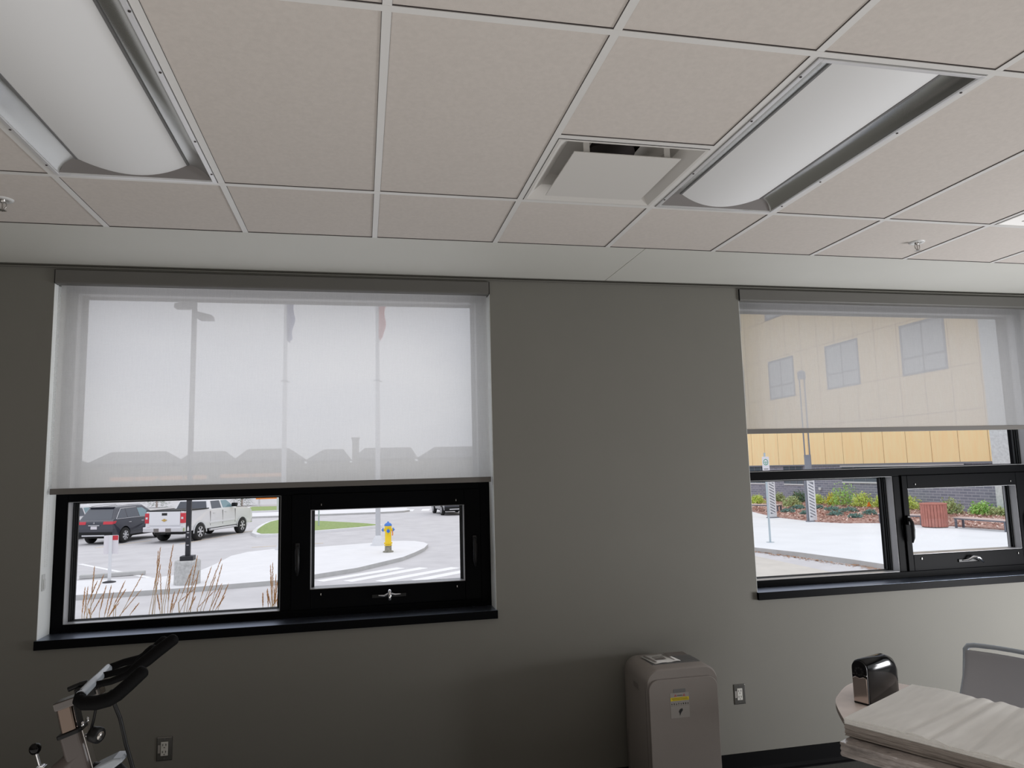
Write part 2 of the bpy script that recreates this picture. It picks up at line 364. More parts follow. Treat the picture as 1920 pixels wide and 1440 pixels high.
# ------------------------------------------------------------------ windows
YF, YG = .15, .245
def ring(m, x0, x1, z0, z1, a0, a1, b0, b1, ya, yb):
    m.box(x0, a0, ya, yb, z0, z1); m.box(a1, x1, ya, yb, z0, z1); m.box(a0, a1, ya, yb, z0, b0); m.box(a0, a1, ya, yb, b1, z1)
def window(n, X0, X1, mul, s0, s1, chrome_turn):
    e = bpy.data.objects.new('window_%d' % n, None); COL.objects.link(e); e.location = (X0, YF, ZS); struct(e)
    W = X1 - X0; HZ = ZT - ZS
    L = lambda x: x - X0; Zz = lambda z: z - ZS
    def B(x0, x1, y0, y1, z0, z1, m): return m.box(L(x0), L(x1), y0 - YF, y1 - YF, Zz(z0), Zz(z1))
    m = MB()
    yb = .31
    B(X0, X0 + .062, YF, yb, ZS, ZT, m); B(X1 - .062, X1, YF, yb, ZS, ZT, m)
    B(X0 + .062, X1 - .062, YF, yb, ZS, 1.083, m); B(X0 + .062, X1 - .062, YF, yb, 2.885, ZT, m)
    B(X0 + .062, X1 - .062, YF, yb, 1.727, 1.783, m)
    B(mul, mul + .06, YF, yb, 1.083, 1.727, m)
    m.build('window_frame', 'black_frame', e, bevel=.003)
    # grey inner returns of the fixed lights
    m = MB()
    def liner(x0, x1, z0, z1):
        t = .0025
        B(x0, x0 + t, YF + .004, YG + .03, z0, z1, m); B(x1 - t, x1, YF + .004, YG + .03, z0, z1, m)
        B(x0, x1, YF + .004, YG + .03, z0, z0 + t, m); B(x0, x1, YF + .004, YG + .03, z1 - t, z1, m)
    liner(X0 + .062, mul, 1.083, 1.727); liner(X0 + .062, X1 - .062, 1.783, 2.885)
    m.build('glazing_return', 'grey_stop', e)
    m = MB()
    for (x0, x1, z0, z1) in ((X0 + .0645, mul - .0025, 1.0855, 1.7245), (X0 + .0645, X1 - .0645, 1.7855, 2.8825)):
        for i, (w, ya, yb2) in enumerate(((.008, YG - .028, YG - .02), (.013, YG - .014, YG - .006), (.02, YG - .002, YG + .012))):
            B(x0, x0 + w, ya, yb2, z0, z1, m); B(x1 - w, x1, ya, yb2, z0, z1, m)
            B(x0, x1, ya, yb2, z1 - w * .5, z1, m); B(x0, x1, ya, yb2, z0, z0 + w * .25, m)
    m.build('gasket', 'gasket', e)
    m = MB(); B(X0 + .062, mul, YG, YG + .004, 1.083, 1.727, m); m.build('glass_pane', 'glass', e)
    m = MB(); B(X0 + .062, X1 - .062, YG, YG + .004, 1.783, 2.885, m); m.build('glass_pane', 'glass', e)
    # operable sash
    xa, xb = mul + .06, X1 - .062
    m = MB()
    ring(m, L(xa), L(xb), Zz(1.084), Zz(1.730), L(s0), L(s1), Zz(1.193), Zz(1.640), -.012, .11)
    sash = m.build('sash', 'black_frame', e, bevel=.003)
    m = MB(); t = .003
    ring(m, L(s0), L(s1), Zz(1.193), Zz(1.640), L(s0) + t, L(s1) - t, Zz(1.193) + t, Zz(1.640) - t, -.006, .1)
    m.build('sash_return', 'grey_stop', sash)
    m = MB(); m.box(L(s0) + t, L(s1) - t, .075, .079, Zz(1.193) + t, Zz(1.640) - t); m.build('glass_pane', 'glass', sash)
    m = MB()
    for w, ya in ((.01, .05), (.016, .064)):
        m.box(L(s1) - t - w, L(s1) - t, ya, ya + .006, Zz(1.196), Zz(1.637)); m.box(L(s0) + t, L(s0) + t + w, ya, ya + .006, Zz(1.196), Zz(1.637))
    m.build('gasket', 'gasket', sash)
    # lever handles on both stiles
    for hx, flip in ((s0 - .07 if n == 1 else s0 - .02, 1), (s1 + .058, -1)):
        m = MB(); x = L(hx); z = Zz(1.395)
        m.box(x - .012, x + .012, -.026, -.012, z, z + .062)
        m.tube([(x, -.028, z + .045), (x, -.046, z + .02), (x + .002 * flip, -.05, z - .03), (x + .002 * flip, -.046, z - .085), (x, -.038, z - .118)], [.007, .012, .0125, .011, .005], 12)
        m.build('lever_handle', 'black_plastic', sash, bevel=.002)
    # fold-out crank at the bottom rail
    cx = L((s0 + s1) / 2) + (.0 if n == 1 else .0); z = Zz(1.138)
    m = MB(); m.box(cx - .10, cx + .095, -.02, -.012, z - .012, z + .008); m.build('crank_base', 'black_plastic', sash, bevel=.002)
    m = MB()
    if n == 1:
        m.tube([(cx - .062, -.024, z + .002), (cx - .03, -.034, z + .0), (cx - .008, -.04, z + .012)], [.004, .006, .006], 10)
        m.tube([(cx + .062, -.024, z + .004), (cx + .03, -.034, z + .004), (cx + .006, -.04, z + .012)], [.004, .006, .006], 10)
        m.tube([(cx, -.036, z + .026), (cx, -.052, z + .022), (cx, -.056, z - .004), (cx, -.054, z - .02)], [.010, .011, .010, .008], 12)
    else:
        m.tube([(cx - .07, -.022, z), (cx - .03, -.03, z + .004), (cx + .0, -.044, z + .022), (cx + .035, -.052, z + .018), (cx + .07, -.044, z - .008), (cx + .085, -.036, z - .016)], [.004, .007, .009, .010, .008, .006], 12)
    m.build('crank_handle', 'chrome', sash)
    # small screen clips at the sash corners
    for sx in (s0 + .06, s1 - .05):
        for sz in (1.165, 1.668):
            m = MB(); m.box(L(sx) - .0025, L(sx) + .0025, -.018, -.012, Zz(sz) - .006, Zz(sz) + .006)
            m.build('screen_clip', 'outlet_metal', sash, bevel=.001)
    # sill with a nosing on the room side
    m = MB()
    m.prism([(-.022, -.03), (-.022, .026 - .03 + .004), (-.018, .0), (WALL_T - .1, 0), (WALL_T - .1, -.028), (-.0, -.028), (0, -.045), (-.022, -.045)], -.004, W + .004, 'x')
    m.v = [(x, y - YF, z) for x, y, z in m.v]
    m.build('window_sill', 'black_frame', e, bevel=.0015)
    MB().box(-.003, W + .003, -YF - .017, WALL_T - .1 - YF, -.001, .0008).build('sill_top', 'sill', e)
    m = MB()
    t = .002
    m.box(-t * 0, t, -YF + .001, 0, 0, HZ); m.box(W - t, W, -YF + .001, 0, 0, HZ); m.box(0, W, -YF + .001, 0, HZ - t, HZ)
    m.build('reveal_lining', 'reveal', e)
    m = MB(); m.box(-.05, W + .05, .16, .27, -.04, .0); m.build('outer_sill', 'grey_stop', e)
    return e
window(1, WIN[0][0], WIN[0][1], .702, .867, 1.757, 0)
window(2, WIN[1][0], WIN[1][1], 4.738, 4.842, 5.742, 1)

def blind(X0, X1, zh, label, fab='blind'):
    t = thing('roller_blind', label, 'blind', (X0, .03, ZT), group='roller blinds')
    W = X1 - X0
    m = MB(); m.prism([(-.042, -.0015), (-.042, -.070), (-.036, -.076), (.045, -.076), (.045, -.0015)], .004, W - .004, 'x'); m.build('cassette', 'cassette', t, bevel=.002)
    for x in (.0015, W - .0055):
        MB().box(x, x + .004, -.043, .046, -.077, -.0012).build('end_cap', 'black_plastic', t, bevel=.001)
    z = zh + .03 - ZT
    m = MB(); nx, nz = 24, 14
    x0, x1 = .018, W - .014
    vs = []; fs = []
    for i in range(nx + 1):
        for j in range(nz + 1):
            x = x0 + (x1 - x0) * i / nx; zz = -.07 + (z + .07) * j / nz
            vs.append((x, .012 + .0015 * math.sin(x * 9) * j / nz, zz))
    for i in range(nx):
        for j in range(nz): a = i * (nz + 1) + j; fs.append((a, a + 1, a + nz + 2, a + nz + 1))
    m.add(vs, fs, True); m.build('fabric', fab, t)
    MB().box(x0 - .005, x1 + .005, .004, .02, z - .03, z + .001).build('hem_bar', 'hem', t, bevel=.002)
    m = MB(); zc = -.08
    while zc > -1.93 + .35:
        m.lathe([(.0001, -.0022), (.0022, 0), (.0001, .0022)], (.010, -.004, zc), 6); m.lathe([(.0001, -.0022), (.0022, 0), (.0001, .0022)], (.010, .022, zc), 6); zc -= .009
    m.build('pull_chain', 'chain', t)
    return t
b1 = blind(*WIN[0], 1.772, 'light grey roller blind lowered over upper pane of the window above the exercise bike')
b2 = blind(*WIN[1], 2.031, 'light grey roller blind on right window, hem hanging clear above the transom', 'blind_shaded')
# chain tensioner clip on the left reveal
m = MB(); m.box(0, .006, 0, .03, 0, .085); m.box(.004, .012, .006, .024, .01, .06)
tag(m.build('chain_tensioner', 'chain', loc=(WIN[0][0] + .0022, .02, 1.28), bevel=.002), 'small clear chain tensioner clip on the left reveal of the left window', 'clip')

# ------------------------------------------------------------------ ceiling fittings
def troffer(k, label):
    W, D = G - .03, 1.2192 - .03
    t = thing('ceiling_light', label, 'ceiling light', ((k + .5) * G, T1 - .6096, H), group='recessed troffer lights')
    w, d = W / 2, D / 2
    m = MB()
    ring(m, -w, w, -d, d, -w + .016, w - .016, -d + .016, d - .016, 0, 1)  # built in xz, remap
    m.v = [(x, z, (-.006 if y == 0 else .002)) for x, y, z in m.v]
    m.build('trim_frame', 'fix_trim', t, bevel=.0015)
    iw, idd = w - .016, d - .016
    cw = .195; hz = .036; dy = .055
    # curved side reflectors
    for s in (-1, 1):
        m = MB(); vs = []; fs = []; n = 10
        for i in range(n + 1):
            a = i / n
            x = iw - (iw - cw) * a; z = .0 + hz * math.sin(a * PI / 2) ** .8
            for y in (-idd, idd): vs.append((s * x, y, z))
        for i in range(n): fs.append((2 * i, 2 * i + 1, 2 * i + 3, 2 * i + 2))
        m.add(vs, fs, True); m.build('side_reflector', 'fix_metal', t)
    # end plates with an arched cut
    def arc(x): return hz - (hz - .004) * (1 - (x / cw) ** 2) if abs(x) < cw else hz
    for s in (-1, 1):
        m = MB(); n = 24; vs = []; fs = []
        for i in range(n + 1):
            x = -iw + 2 * iw * i / n
            if abs(x) <= cw: z1 = arc(x); y1 = idd - dy * (z1 / hz)
            else:
                a = (iw - abs(x)) / (iw - cw); z1 = hz * math.sin(a * PI / 2) ** .8; y1 = idd - dy * (z1 / hz)
            vs += [(x, s * idd, .0005), (x, s * y1, z1 + .0008)]
        for i in range(n): fs.append((2 * i, 2 * i + 1, 2 * i + 3, 2 * i + 2))
        m.add(vs, fs, True); m.build('end_plate', 'fix_end', t)
    m = MB(); n = 20; vs = []; fs = []
    ys = [-idd, idd]
    for i in range(n + 1):
        x = -cw + 2 * cw * i / n
        for y in ys: vs.append((x, y * (1 - (dy / idd) * (arc(x) / hz)), arc(x)))
    for i in range(n): fs.append((2 * i, 2 * i + 1, 2 * i + 3, 2 * i + 2))
    m.add(vs, fs, True); m.build('lens', 'fix_diff', t)
    for s in (-1, 1):
        MB().box(s * cw - .004, s * cw + .004, -idd + dy, idd - dy, hz - .004, hz + .002).build('lens_edge', 'ac_grey', t)
    for s in (-1, 1):
        for y in (-.5, -.22, .22, .5):
            MB().lathe([(.004, -.003), (.004, 0)], (s * (w - .004), y, -.005), 8).build('latch_screw', 'gap', t)
    m = MB(); m.box(-w, w, -d, d, .10, .11); m.box(-w, -w + .004, -d, d, .002, .1); m.box(w - .004, w, -d, d, .002, .1); m.box(-w, w, -d, -d + .004, .002, .1); m.box(-w, w, d - .004, d, .002, .1)
    m.build('housing', 'fix_white', t)
    return t
troffer(0, 'unlit recessed troffer light at the top left corner, cut off by the frame')
troffer(4, 'unlit recessed troffer light right of the square ceiling air diffuser')

def vent(k, label, cut=False):
    t = thing('air_diffuser', label, 'air vent', ((k + .5) * G, T1 - G / 2, H), group='ceiling air diffusers')
    w = .291
    m = MB(); # stepped pyramid recess
    lv = [(w, -.003), (w - .012, -.003), (w - .02, .004), (.225, .045), (.215, .085), (.10, .09)]
    for (a, za), (b, zb) in zip(lv[:-1], lv[1:]):
        c = [(-1, -1), (1, -1), (1, 1), (-1, 1)]
        vs = [(x * a, y * a, za) for x, y in c] + [(x * b, y * b, zb) for x, y in c]
        m.add(vs, [(i, (i + 1) % 4, (i + 1) % 4 + 4, i + 4) for i in range(4)])
    m.build('diffuser_frame', 'diffuser', t)
    MB().lathe([(.105, .0895), (.105, .20)], n=28).build('neck', 'gap', t)
    MB().box(-.11, .11, -.11, .11, .2, .205).build('neck_back', 'gap', t)
    MB().box(-.212, .212, -.212, .212, -.010, -.006).build('plaque', 'diffuser', t, bevel=.001)
    for x in (-.16, .16):
        for y in (-.2, .2):
            m = MB(); m.box(x - .012, x + .012, y - .002, y + .002, -.006, .06); m.box(x - .012, x + .012, y - .012, y + .012, .055, .06)
            m.build('hanger_clip', 'diffuser', t, bevel=.001)
    return t
vent(3, 'square white ceiling air diffuser left of the right troffer light')
vent(7, 'square white ceiling air diffuser at the right edge, beyond the sprinkler')

def sprinkler(x, y, label):
    t = thing('fire_sprinkler', label, 'sprinkler', (x, y, H + .004), group='ceiling sprinklers')
    m = MB(); m.lathe([(.018, -.002), (.022, -.006), (.036, -.007), (.040, -.002), (.041, .0)], n=28); m.build('escutcheon', 'fix_white', t)
    MB().lathe([(.012, .01), (.012, -.012), (.007, -.016)], n=14).build('sprinkler_body', 'steel', t)
    for s in (-1, 1):
        MB().tube([(s * .009, 0, -.012), (s * .015, 0, -.022), (s * .014, 0, -.034), (s * .004, 0, -.046)], .0022, 8).build('frame_arm', 'steel', t)
    MB().lathe([(.003, -.014), (.003, -.044)], n=8).build('bulb', 'steel', t)
    m = MB()
    for i in range(10):
        a = 2 * PI * i / 10; c, s = math.cos(a), math.sin(a)
        m.quad((c * .004 - s * .003, s * .004 + c * .003, -.047), (c * .016 - s * .003, s * .016 + c * .003, -.049), (c * .016 + s * .003, s * .016 - c * .003, -.049), (c * .004 + s * .003, s * .004 - c * .003, -.047))
    m.lathe([(.006, -.046), (.006, -.048)], n=10); m.build('deflector', 'steel', t)
sprinkler(4.102, -.958, 'small white and steel fire sprinkler on the tiles above the right window')
sprinkler(-.302, -.960, 'small white and steel fire sprinkler at the left edge of the ceiling')

# ------------------------------------------------------------------ outlets
def outlet(x, z, label):
    t = thing('power_outlet', label, 'power outlet', (x, 0, z), group='wall outlets')
    w, h = .0365, .0575
    m = MB(); m.prism([(-w, -h), (w, -h), (w, h), (-w, h)], 0, -.004); m.build('cover_plate', 'outlet_metal', t, bevel=.003)
    m = MB(); ring(m, -w - .001, w + .001, -h - .001, h + .001, -w + .002, w - .002, -h + .002, h - .002, -.002, 0); m.build('plate_edge', 'black_plastic', t)
    f = MB().box(-.017, .017, -.0062, -.003, -.034, .034).build('receptacle', 'ivory', t, bevel=.001)
    for zc in (.016, -.018):
        m = MB(); m.box(-.009, -.006, -.007, -.006, zc - .001, zc + .009); m.box(.006, .009, -.007, -.006, zc - .001, zc + .009); m.lathe([(.0028, -.007), (.0028, -.006)], (0, 0, zc - .009), 8, axis='y')
        m.build('socket_slots', 'ink', f)
    MB().box(-.031, -.020, -.0046, -.0035, -.02, .02).build('label_strip', 'sticker', t)
    for zc in (.048, -.048): MB().lathe([(.003, -.0055), (.003, -.003)], (0, 0, zc), 8, axis='y').build('screw', 'chrome', t)
outlet(.157, .457, 'steel duplex outlet low on the wall, just right of the exercise bike')
outlet(3.410, .446, 'steel duplex outlet on the wall right of the white air conditioner')

# ------------------------------------------------------------------ portable air conditioner
def aircon():
    t = thing('portable_air_conditioner', 'white portable air conditioner standing against the wall between the windows', 'air conditioner', (2.852, -.245, 0))
    w, d, h, r = .205, .175, .755, .075
    prof = rrect(-w, w, .03, h, r, 8)
    m = MB()
    # body from front-view rounded outline, swept back with eased edges
    n = len(prof); lay = [(-d, .985, -.004), (-d + .008, 1., 0), (d - .05, 1., 0), (d - .008, .99, -.006), (d, .96, -.02)]
    vs = []; fs = []
    for y, s, dz in lay:
        for x, z in prof: vs.append((x * s, y, .4 + (z - .4) * s + dz * (1 if z > .4 else 0)))
    for i in range(len(lay) - 1):
        for j in range(n): fs.append((i * n + j, i * n + (j + 1) % n, (i + 1) * n + (j + 1) % n, (i + 1) * n + j))
    m.add(vs, fs, True); m.add(vs[:n], [tuple(range(n))]); m.add(vs[-n:], [tuple(range(n))])
    m.build('body', 'ac_white', t)
    # front panel, separated by a seam
    pz = rrect(-w + .006, w - .006, .05, h - .055, .055, 8)
    m = MB().prism(pz, -d - .010, -d + .002); m.build('front_panel', 'ac_white', t, bevel=.003)
    pz2 = rrect(-w + .0035, w - .0035, .047, h - .0525, .057, 8)
    MB().prism(pz2, -d - .003, -d + .001).build('panel_seam', 'ac_line', t)
    MB().prism(rrect(-.09 + .03, -.01 + .02, h - .1265, h - .108, .003, 3), -d - .0112, -d - .0095).build('display_window', 'ac_grey', t)
    # side handle recess
    m = MB().prism(rrect(-.06, .03, .615, .66, .008, 3), -w - .0012, -w + .004, 'x'); m.build('side_handle_rim', 'ac_white', t, bevel=.001)
    m = MB().prism(rrect(-.05, .02, .622, .65, .006, 3), -w - .0018, -w + .004, 'x'); m.build('side_handle', 'ac_line', t)
    MB().box(-w - .0012, -w + .003, -d + .022, -d + .027, .06, .66).build('side_groove', 'ac_line', t)
    # top outlet and control panel
    MB().box(-.135, .150, -.095, .05, h - .0005, h + .0015).build('air_outlet', 'ac_grey', t, bevel=.001)
    MB().box(.0, .145, .055, .125, h - .004, h + .0015).build('control_panel', 'ac_line', t, bevel=.001)
    for i in range(9): MB().box(-.13, .145, -.09 + i * .0155, -.084 + i * .0155, h + .001, h + .0035).build('louvre', 'ac_grey', t)
    for x in (-.15, .15):
        for y in (-.11, .11):
            m = MB().lathe([(.02, -.008), (.024, -.003), (.024, .003), (.02, .008)], (x, y, .024), 16, axis='x'); m.build('castor', 'black_plastic', t)
            MB().box(x - .01, x + .01, y - .008, y + .008, .02, .04).build('castor_bracket', 'black_plastic', t)
    # safety sticker
    y = -d - .0106; x0, x1, z1 = -.080, .028, h - .128; z0 = z1 - .128
    s = MB().box(x0, x1, y - .0003, y + .0006, z0, z1).build('safety_sticker', 'sticker', t)
    MB().box(x0 + .001, x1 - .001, y - .0007, y - .0003, z1 - .040, z1 - .022).build('yellow_band', 'yellow', s)
    for cx in (x0 + .030, x1 - .028):
        m = MB(); m.cur = 0; m.prism([(cx - .007, z1 - .018), (cx + .007, z1 - .018), (cx, z1 - .006)], y - .0008, y - .0004); m.cur = 1
        m.prism([(cx - .004, z1 - .0165), (cx + .004, z1 - .0165), (cx, z1 - .0095)], y - .0011, y - .0008); m.cur = 2
        m.box(cx - .0006, cx + .0006, y - .0013, y - .0011, z1 - .0155, z1 - .0115)
        m.build('warning_triangle', ['red', 'sticker', 'ink'], s)
    text('WARNING', .0062, 'ink', s, ((x0 + x1) / 2, y - .0006, z1 - .013), (PI / 2, 0, 0))
    m = MB()
    for i in range(3): m.box(x0 + .006 + i * .004, x1 - .010 + i * .003, y - .001, y - .0007, z1 - .0275 - i * .0045, z1 - .0262 - i * .0045)
    rnd = random.Random(3)
    for i in range(8):
        cx = x0 + .008 + i * .0132; w2 = rnd.uniform(.002, .004); hh = rnd.uniform(.006, .011)
        m.prism([(cx - w2 * .5, z1 - .060), (cx + w2 * .6, z1 - .060), (cx + w2, z1 - .060 + hh * .6), (cx + w2 * .1, z1 - .060 + hh), (cx - w2, z1 - .060 + hh * .7)], y - .0008, y - .0004)
        m.box(cx - .004, cx + .003, y - .0008, y - .0004, z1 - .0655, z1 - .0645)
    m.build('pictograms', 'ink', s)
    m = MB(); cx, cz = (x0 + x1) / 2 + .003, z0 + .028
    m.prism([(cx - .012, cz + .004), (cx - .004, cz + .016), (cx + .010, cz + .020), (cx + .012, cz + .010), (cx + .002, cz - .002), (cx - .006, cz - .018), (cx - .008, cz - .004)], y - .0008, y - .0004)
    m.build('diagram', 'ink', s)
    # papers lying on top
    p = thing('leaflet', 'printed instruction leaflet lying on top of the air conditioner', 'paper', (2.80, -.235, h + .0042), .12)
    m = MB(); vs = []; fs = []
    for i in range(9):
        for j in (0, 1):
            x = -.08 + .16 * i / 8; vs.append((x, -.10 + .17 * j, .002 + .004 * abs(math.sin(i * .7)) * (1 - j * .5)))
    for i in range(8): fs.append((2 * i, 2 * i + 1, 2 * i + 3, 2 * i + 2))
    m.add(vs, fs, True); o = m.build('sheet', 'paper', p); md = o.modifiers.new('s', 'SOLIDIFY'); md.thickness = .0012
    m = MB(); m.box(-.072, -.060, -.085, .06, .0085, .009); m.box(.045, .052, -.085, .05, .0085, .009); m.box(.056, .07, -.02, .05, .0085, .009)
    m.box(-.045, .02, -.05, -.02, .0085, .009); m.box(-.04, .03, .0, .01, .0085, .009)
    m.build('printing', 'ac_line', p)
aircon()

# ------------------------------------------------------------------ table, paper pads, sharpener, chair
def table():
    t = thing('curved_table', 'table with pinkish beige laminate top and rounded end, under the paper stack', 'table', (3.523, -1.327, 0), math.atan2(.457, .889))
    # local x = across (towards the far side), local y = towards the rounded far-left end
    pts = [(-.36, .10), (-.302, .163), (-.108, .299), (.031, .351), (.19, .385), (.30, .365), (.375, .27), (.39, .1), (.37, -.3), (.34, -1.0), (.1, -1.28), (-.28, -1.30), (-.50, -1.0), (-.54, -.4), (-.45, -.03)]
    P = smooth_poly(pts, 5)
    MB().prism(P, .7385, .7405, 'z').build('tabletop', 'table', t)
    c = Vector((-.06, -.4)); P2 = [tuple(c + (Vector(p) - c) * .985) for p in P]
    m = MB(); n = len(P); lay = [(P2, .708), (P, .716), (P, .7384)]
    vs = [(x, y, z) for Q, z in lay for x, y in Q]
    m.add(vs, [(i * n + j, i * n + (j + 1) % n, (i + 1) * n + (j + 1) % n, (i + 1) * n + j) for i in range(2) for j in range(n)], True)
    m.build('edge_band', 'table_edge', t)
    MB().prism([tuple(c + (Vector(p) - c) * .98) for p in P], .7085, .7095, 'z').build('underside', 'bench_wood', t)
    for y in (.0, -.9):
        MB().lathe([(.03, .04), (.03, .69), (.10, .695), (.10, .7085)], (-.06, y, 0), n=24).build('leg_column', 'black_plastic', t)
        MB().tube([(-.40, y, .02), (-.06, y, .05), (.28, y, .02)], [.018, .028, .018], 10, flat=.7).build('foot', 'black_plastic', t)
table()
# stack frame: corner A (far-left), B (near-left)
A = Vector((3.523, -1.327)); Bc = Vector((2.973, -1.610))
SD = (Bc - A); SW = SD.length; u = SD.normalized(); v = Vector((-u.y, u.x)); v = v if v.y < 0 else -v
def pad(name, label, z0, z1, off_u, off_v, du, dv, mt, me, wav, seed, grp, names=('cover', 'pages'), creases=()):
    """paper pad spanning u (short) x v (long) from the corner A"""
    ang = math.atan2(-u.y, -u.x)   # local x axis = from B to A
    o0 = Bc - u * 0 + u * off_u + v * off_v
    t = thing(name, label, 'paper pad', (o0.x, o0.y, z0), ang, 'stack of paper pads')
    # local: x along -u (0..du), y along ? choose so that v is -y
    rnd = random.Random(seed); nx, ny = 24, 150 if creases else 40
    ph = [rnd.uniform(0, 6) for _ in range(6)]
    def zt(x, y):
        s = y / dv
        return (z1 - z0) + wav * (math.sin(s * 13 + ph[0] + x * 1.2) * .5 + math.sin(s * 27 + ph[1] - x * 2) * .3 + math.sin(s * 6 + ph[2]) * .5 + .25 * math.sin(x * 12 + s * 5 + ph[3])) * min(1, s * 3 + .15) - sum(dp * max(0, 1 - abs(s - s0 - sl * x) / .02) for s0, sl, dp in creases) + sum(dp * .7 * max(0, 1 - abs(s - s0 - .03 - sl * x) / .03) for s0, sl, dp in creases)
    vs = []; fs = []
    for i in range(nx + 1):
        for j in range(ny + 1):
            x = du * i / nx; y = dv * j / ny; vs.append((x, -y, zt(x, y)))
    for i in range(nx):
        for j in range(ny): a = i * (ny + 1) + j; fs.append((a, a + 1, a + ny + 2, a + ny + 1))
    m = MB(); m.add(vs, fs, True); m.build(names[0], mt, t)
    # side skirts with slightly uneven sheets
    m = MB(); per = [(du * i / nx, 0) for i in range(nx + 1)] + [(du, dv * j / ny) for j in range(1, ny + 1)] + [(du * i / nx, dv) for i in range(nx - 1, -1, -1)] + [(0, dv * j / ny) for j in range(ny - 1, 0, -1)]
    L = 8; n = len(per); vs = []; fs = []
    for l in range(L + 1):
        k = l / L
        for q, (x, y) in enumerate(per):
            e = (.0015 * math.sin(l * 2.1 + seed) + rnd.uniform(-.0006, .0006)) * (0 if l == L else 1)
            X = x + (-e if x < 1e-6 else (e if x > du - 1e-6 else 0)); Y = y + (-e if y < 1e-6 else (e if y > dv - 1e-6 else 0))
            vs.append((X, -Y, k * zt(x, y)))
    for l in range(L):
        for q in range(n): fs.append((l * n + q, l * n + (q + 1) % n, (l + 1) * n + (q + 1) % n, (l + 1) * n + q))
    m.add(vs, fs, False); m.add(vs[:n], [tuple(range(n))]); m.build(names[1], me, t)
    return t
LV = .91
pad('paper_pad', 'plastic-wrapped ream of large paper at the bottom of the stack on the table', .741, .792, .065, .012, SW + .05, LV, 'wrap', 'wrap', .002, 5, None, ('wrapped_top', 'wrapped_sides'))
pad('paper_pad', 'thick ream of large newsprint in the middle of the stack on the table', .7965, .838, .0, .0, SW - .006, LV, 'newsprint', 'paper_edge', .001, 9, None)
pad('paper_pad', 'wavy topmost pad of large grey newsprint lying on the table stack', .8405, .860, 0, 0, SW, LV, 'newsprint', 'newsprint', .0075, 2, None, creases=((.24, .06, .0045), (.33, .03, .006), (.47, -.04, .003), (.58, .08, .0045), (.72, .02, .004), (.86, -.05, .005)))

def sharpener():
    t = thing('pencil_sharpener', 'glossy black electric pencil sharpener on the table beside the paper stack', 'pencil sharpener', (3.380, -1.172, .742), math.atan2(.39, .92))
    # local x along length, y across ( + = far ), front face at x=0
    hw, Ln, h = .0385, .27, .196
    def sect(k, hh): # arch section
        p = [(-hw * k, 0), (hw * k, 0), (hw * k, hh - hw * k)]
        for i in range(1, 12):
            a = PI * i / 12; p.append((hw * k * math.cos(a), hh - hw * k + hw * k * math.sin(a)))
        p.append((-hw * k, hh - hw * k)); return p
    m = MB(); lay = [(0.006, .95, h - .004), (.012, 1, h), (Ln * .72, 1, h - .004), (Ln * .9, .98, h - .02), (Ln * .98, .9, h - .05), (Ln, .8, h - .075)]
    vs = []; fs = []; n = None
    for x, k, hh in lay:
        s = sect(k, hh); n = len(s); vs += [(x, y, z) for y, z in s]
    for i in range(len(lay) - 1):
        for j in range(n): fs.append((i * n + j, i * n + (j + 1) % n, (i + 1) * n + (j + 1) % n, (i + 1) * n + j))
    m.add(vs, fs, True); m.add(vs[:n], [tuple(range(n))]); m.add(vs[-n:], [tuple(range(n))])
    m.build('housing', 'gloss_black', t)
    m = MB().prism([(y, z) for y, z in sect(.93, h - .005)], 0, .007, 'x'); f = m.build('front_plate', 'black_plastic', t, bevel=.002)
    MB().prism([(-.034, .008), (.034, .008), (.034, .112), (.02, .120), (0, .114), (-.018, .122), (-.034, .116)], -.003, .001, 'x').build('shavings_drawer', 'drawer', t, bevel=.002)
    MB().prism([(-.035, .128), (.035, .128), (.035, .1305), (-.035, .1305)], -.002, .001, 'x').build('drawer_lip', 'steel', t)
    m = MB().lathe([(.026, -.003), (.026, .001)], (0, 0, h - .052), 24, axis='x'); d = m.build('pencil_dial', 'black_plastic', t, bevel=.001)
    for i in range(8):
        a = 2 * PI * i / 8
        MB().lathe([(.0045, -.0036), (.0045, -.0029)], (0, .016 * math.cos(a), h - .052 + .016 * math.sin(a)), 12, axis='x').build('pencil_hole', 'ink', d)
    for y in (-.03, .03):
        for x in (.02, Ln - .03): MB().lathe([(.006, -.003), (.006, .001)], (x, y, .003), 10).build('rubber_foot', 'black_rubber', t)
sharpener()

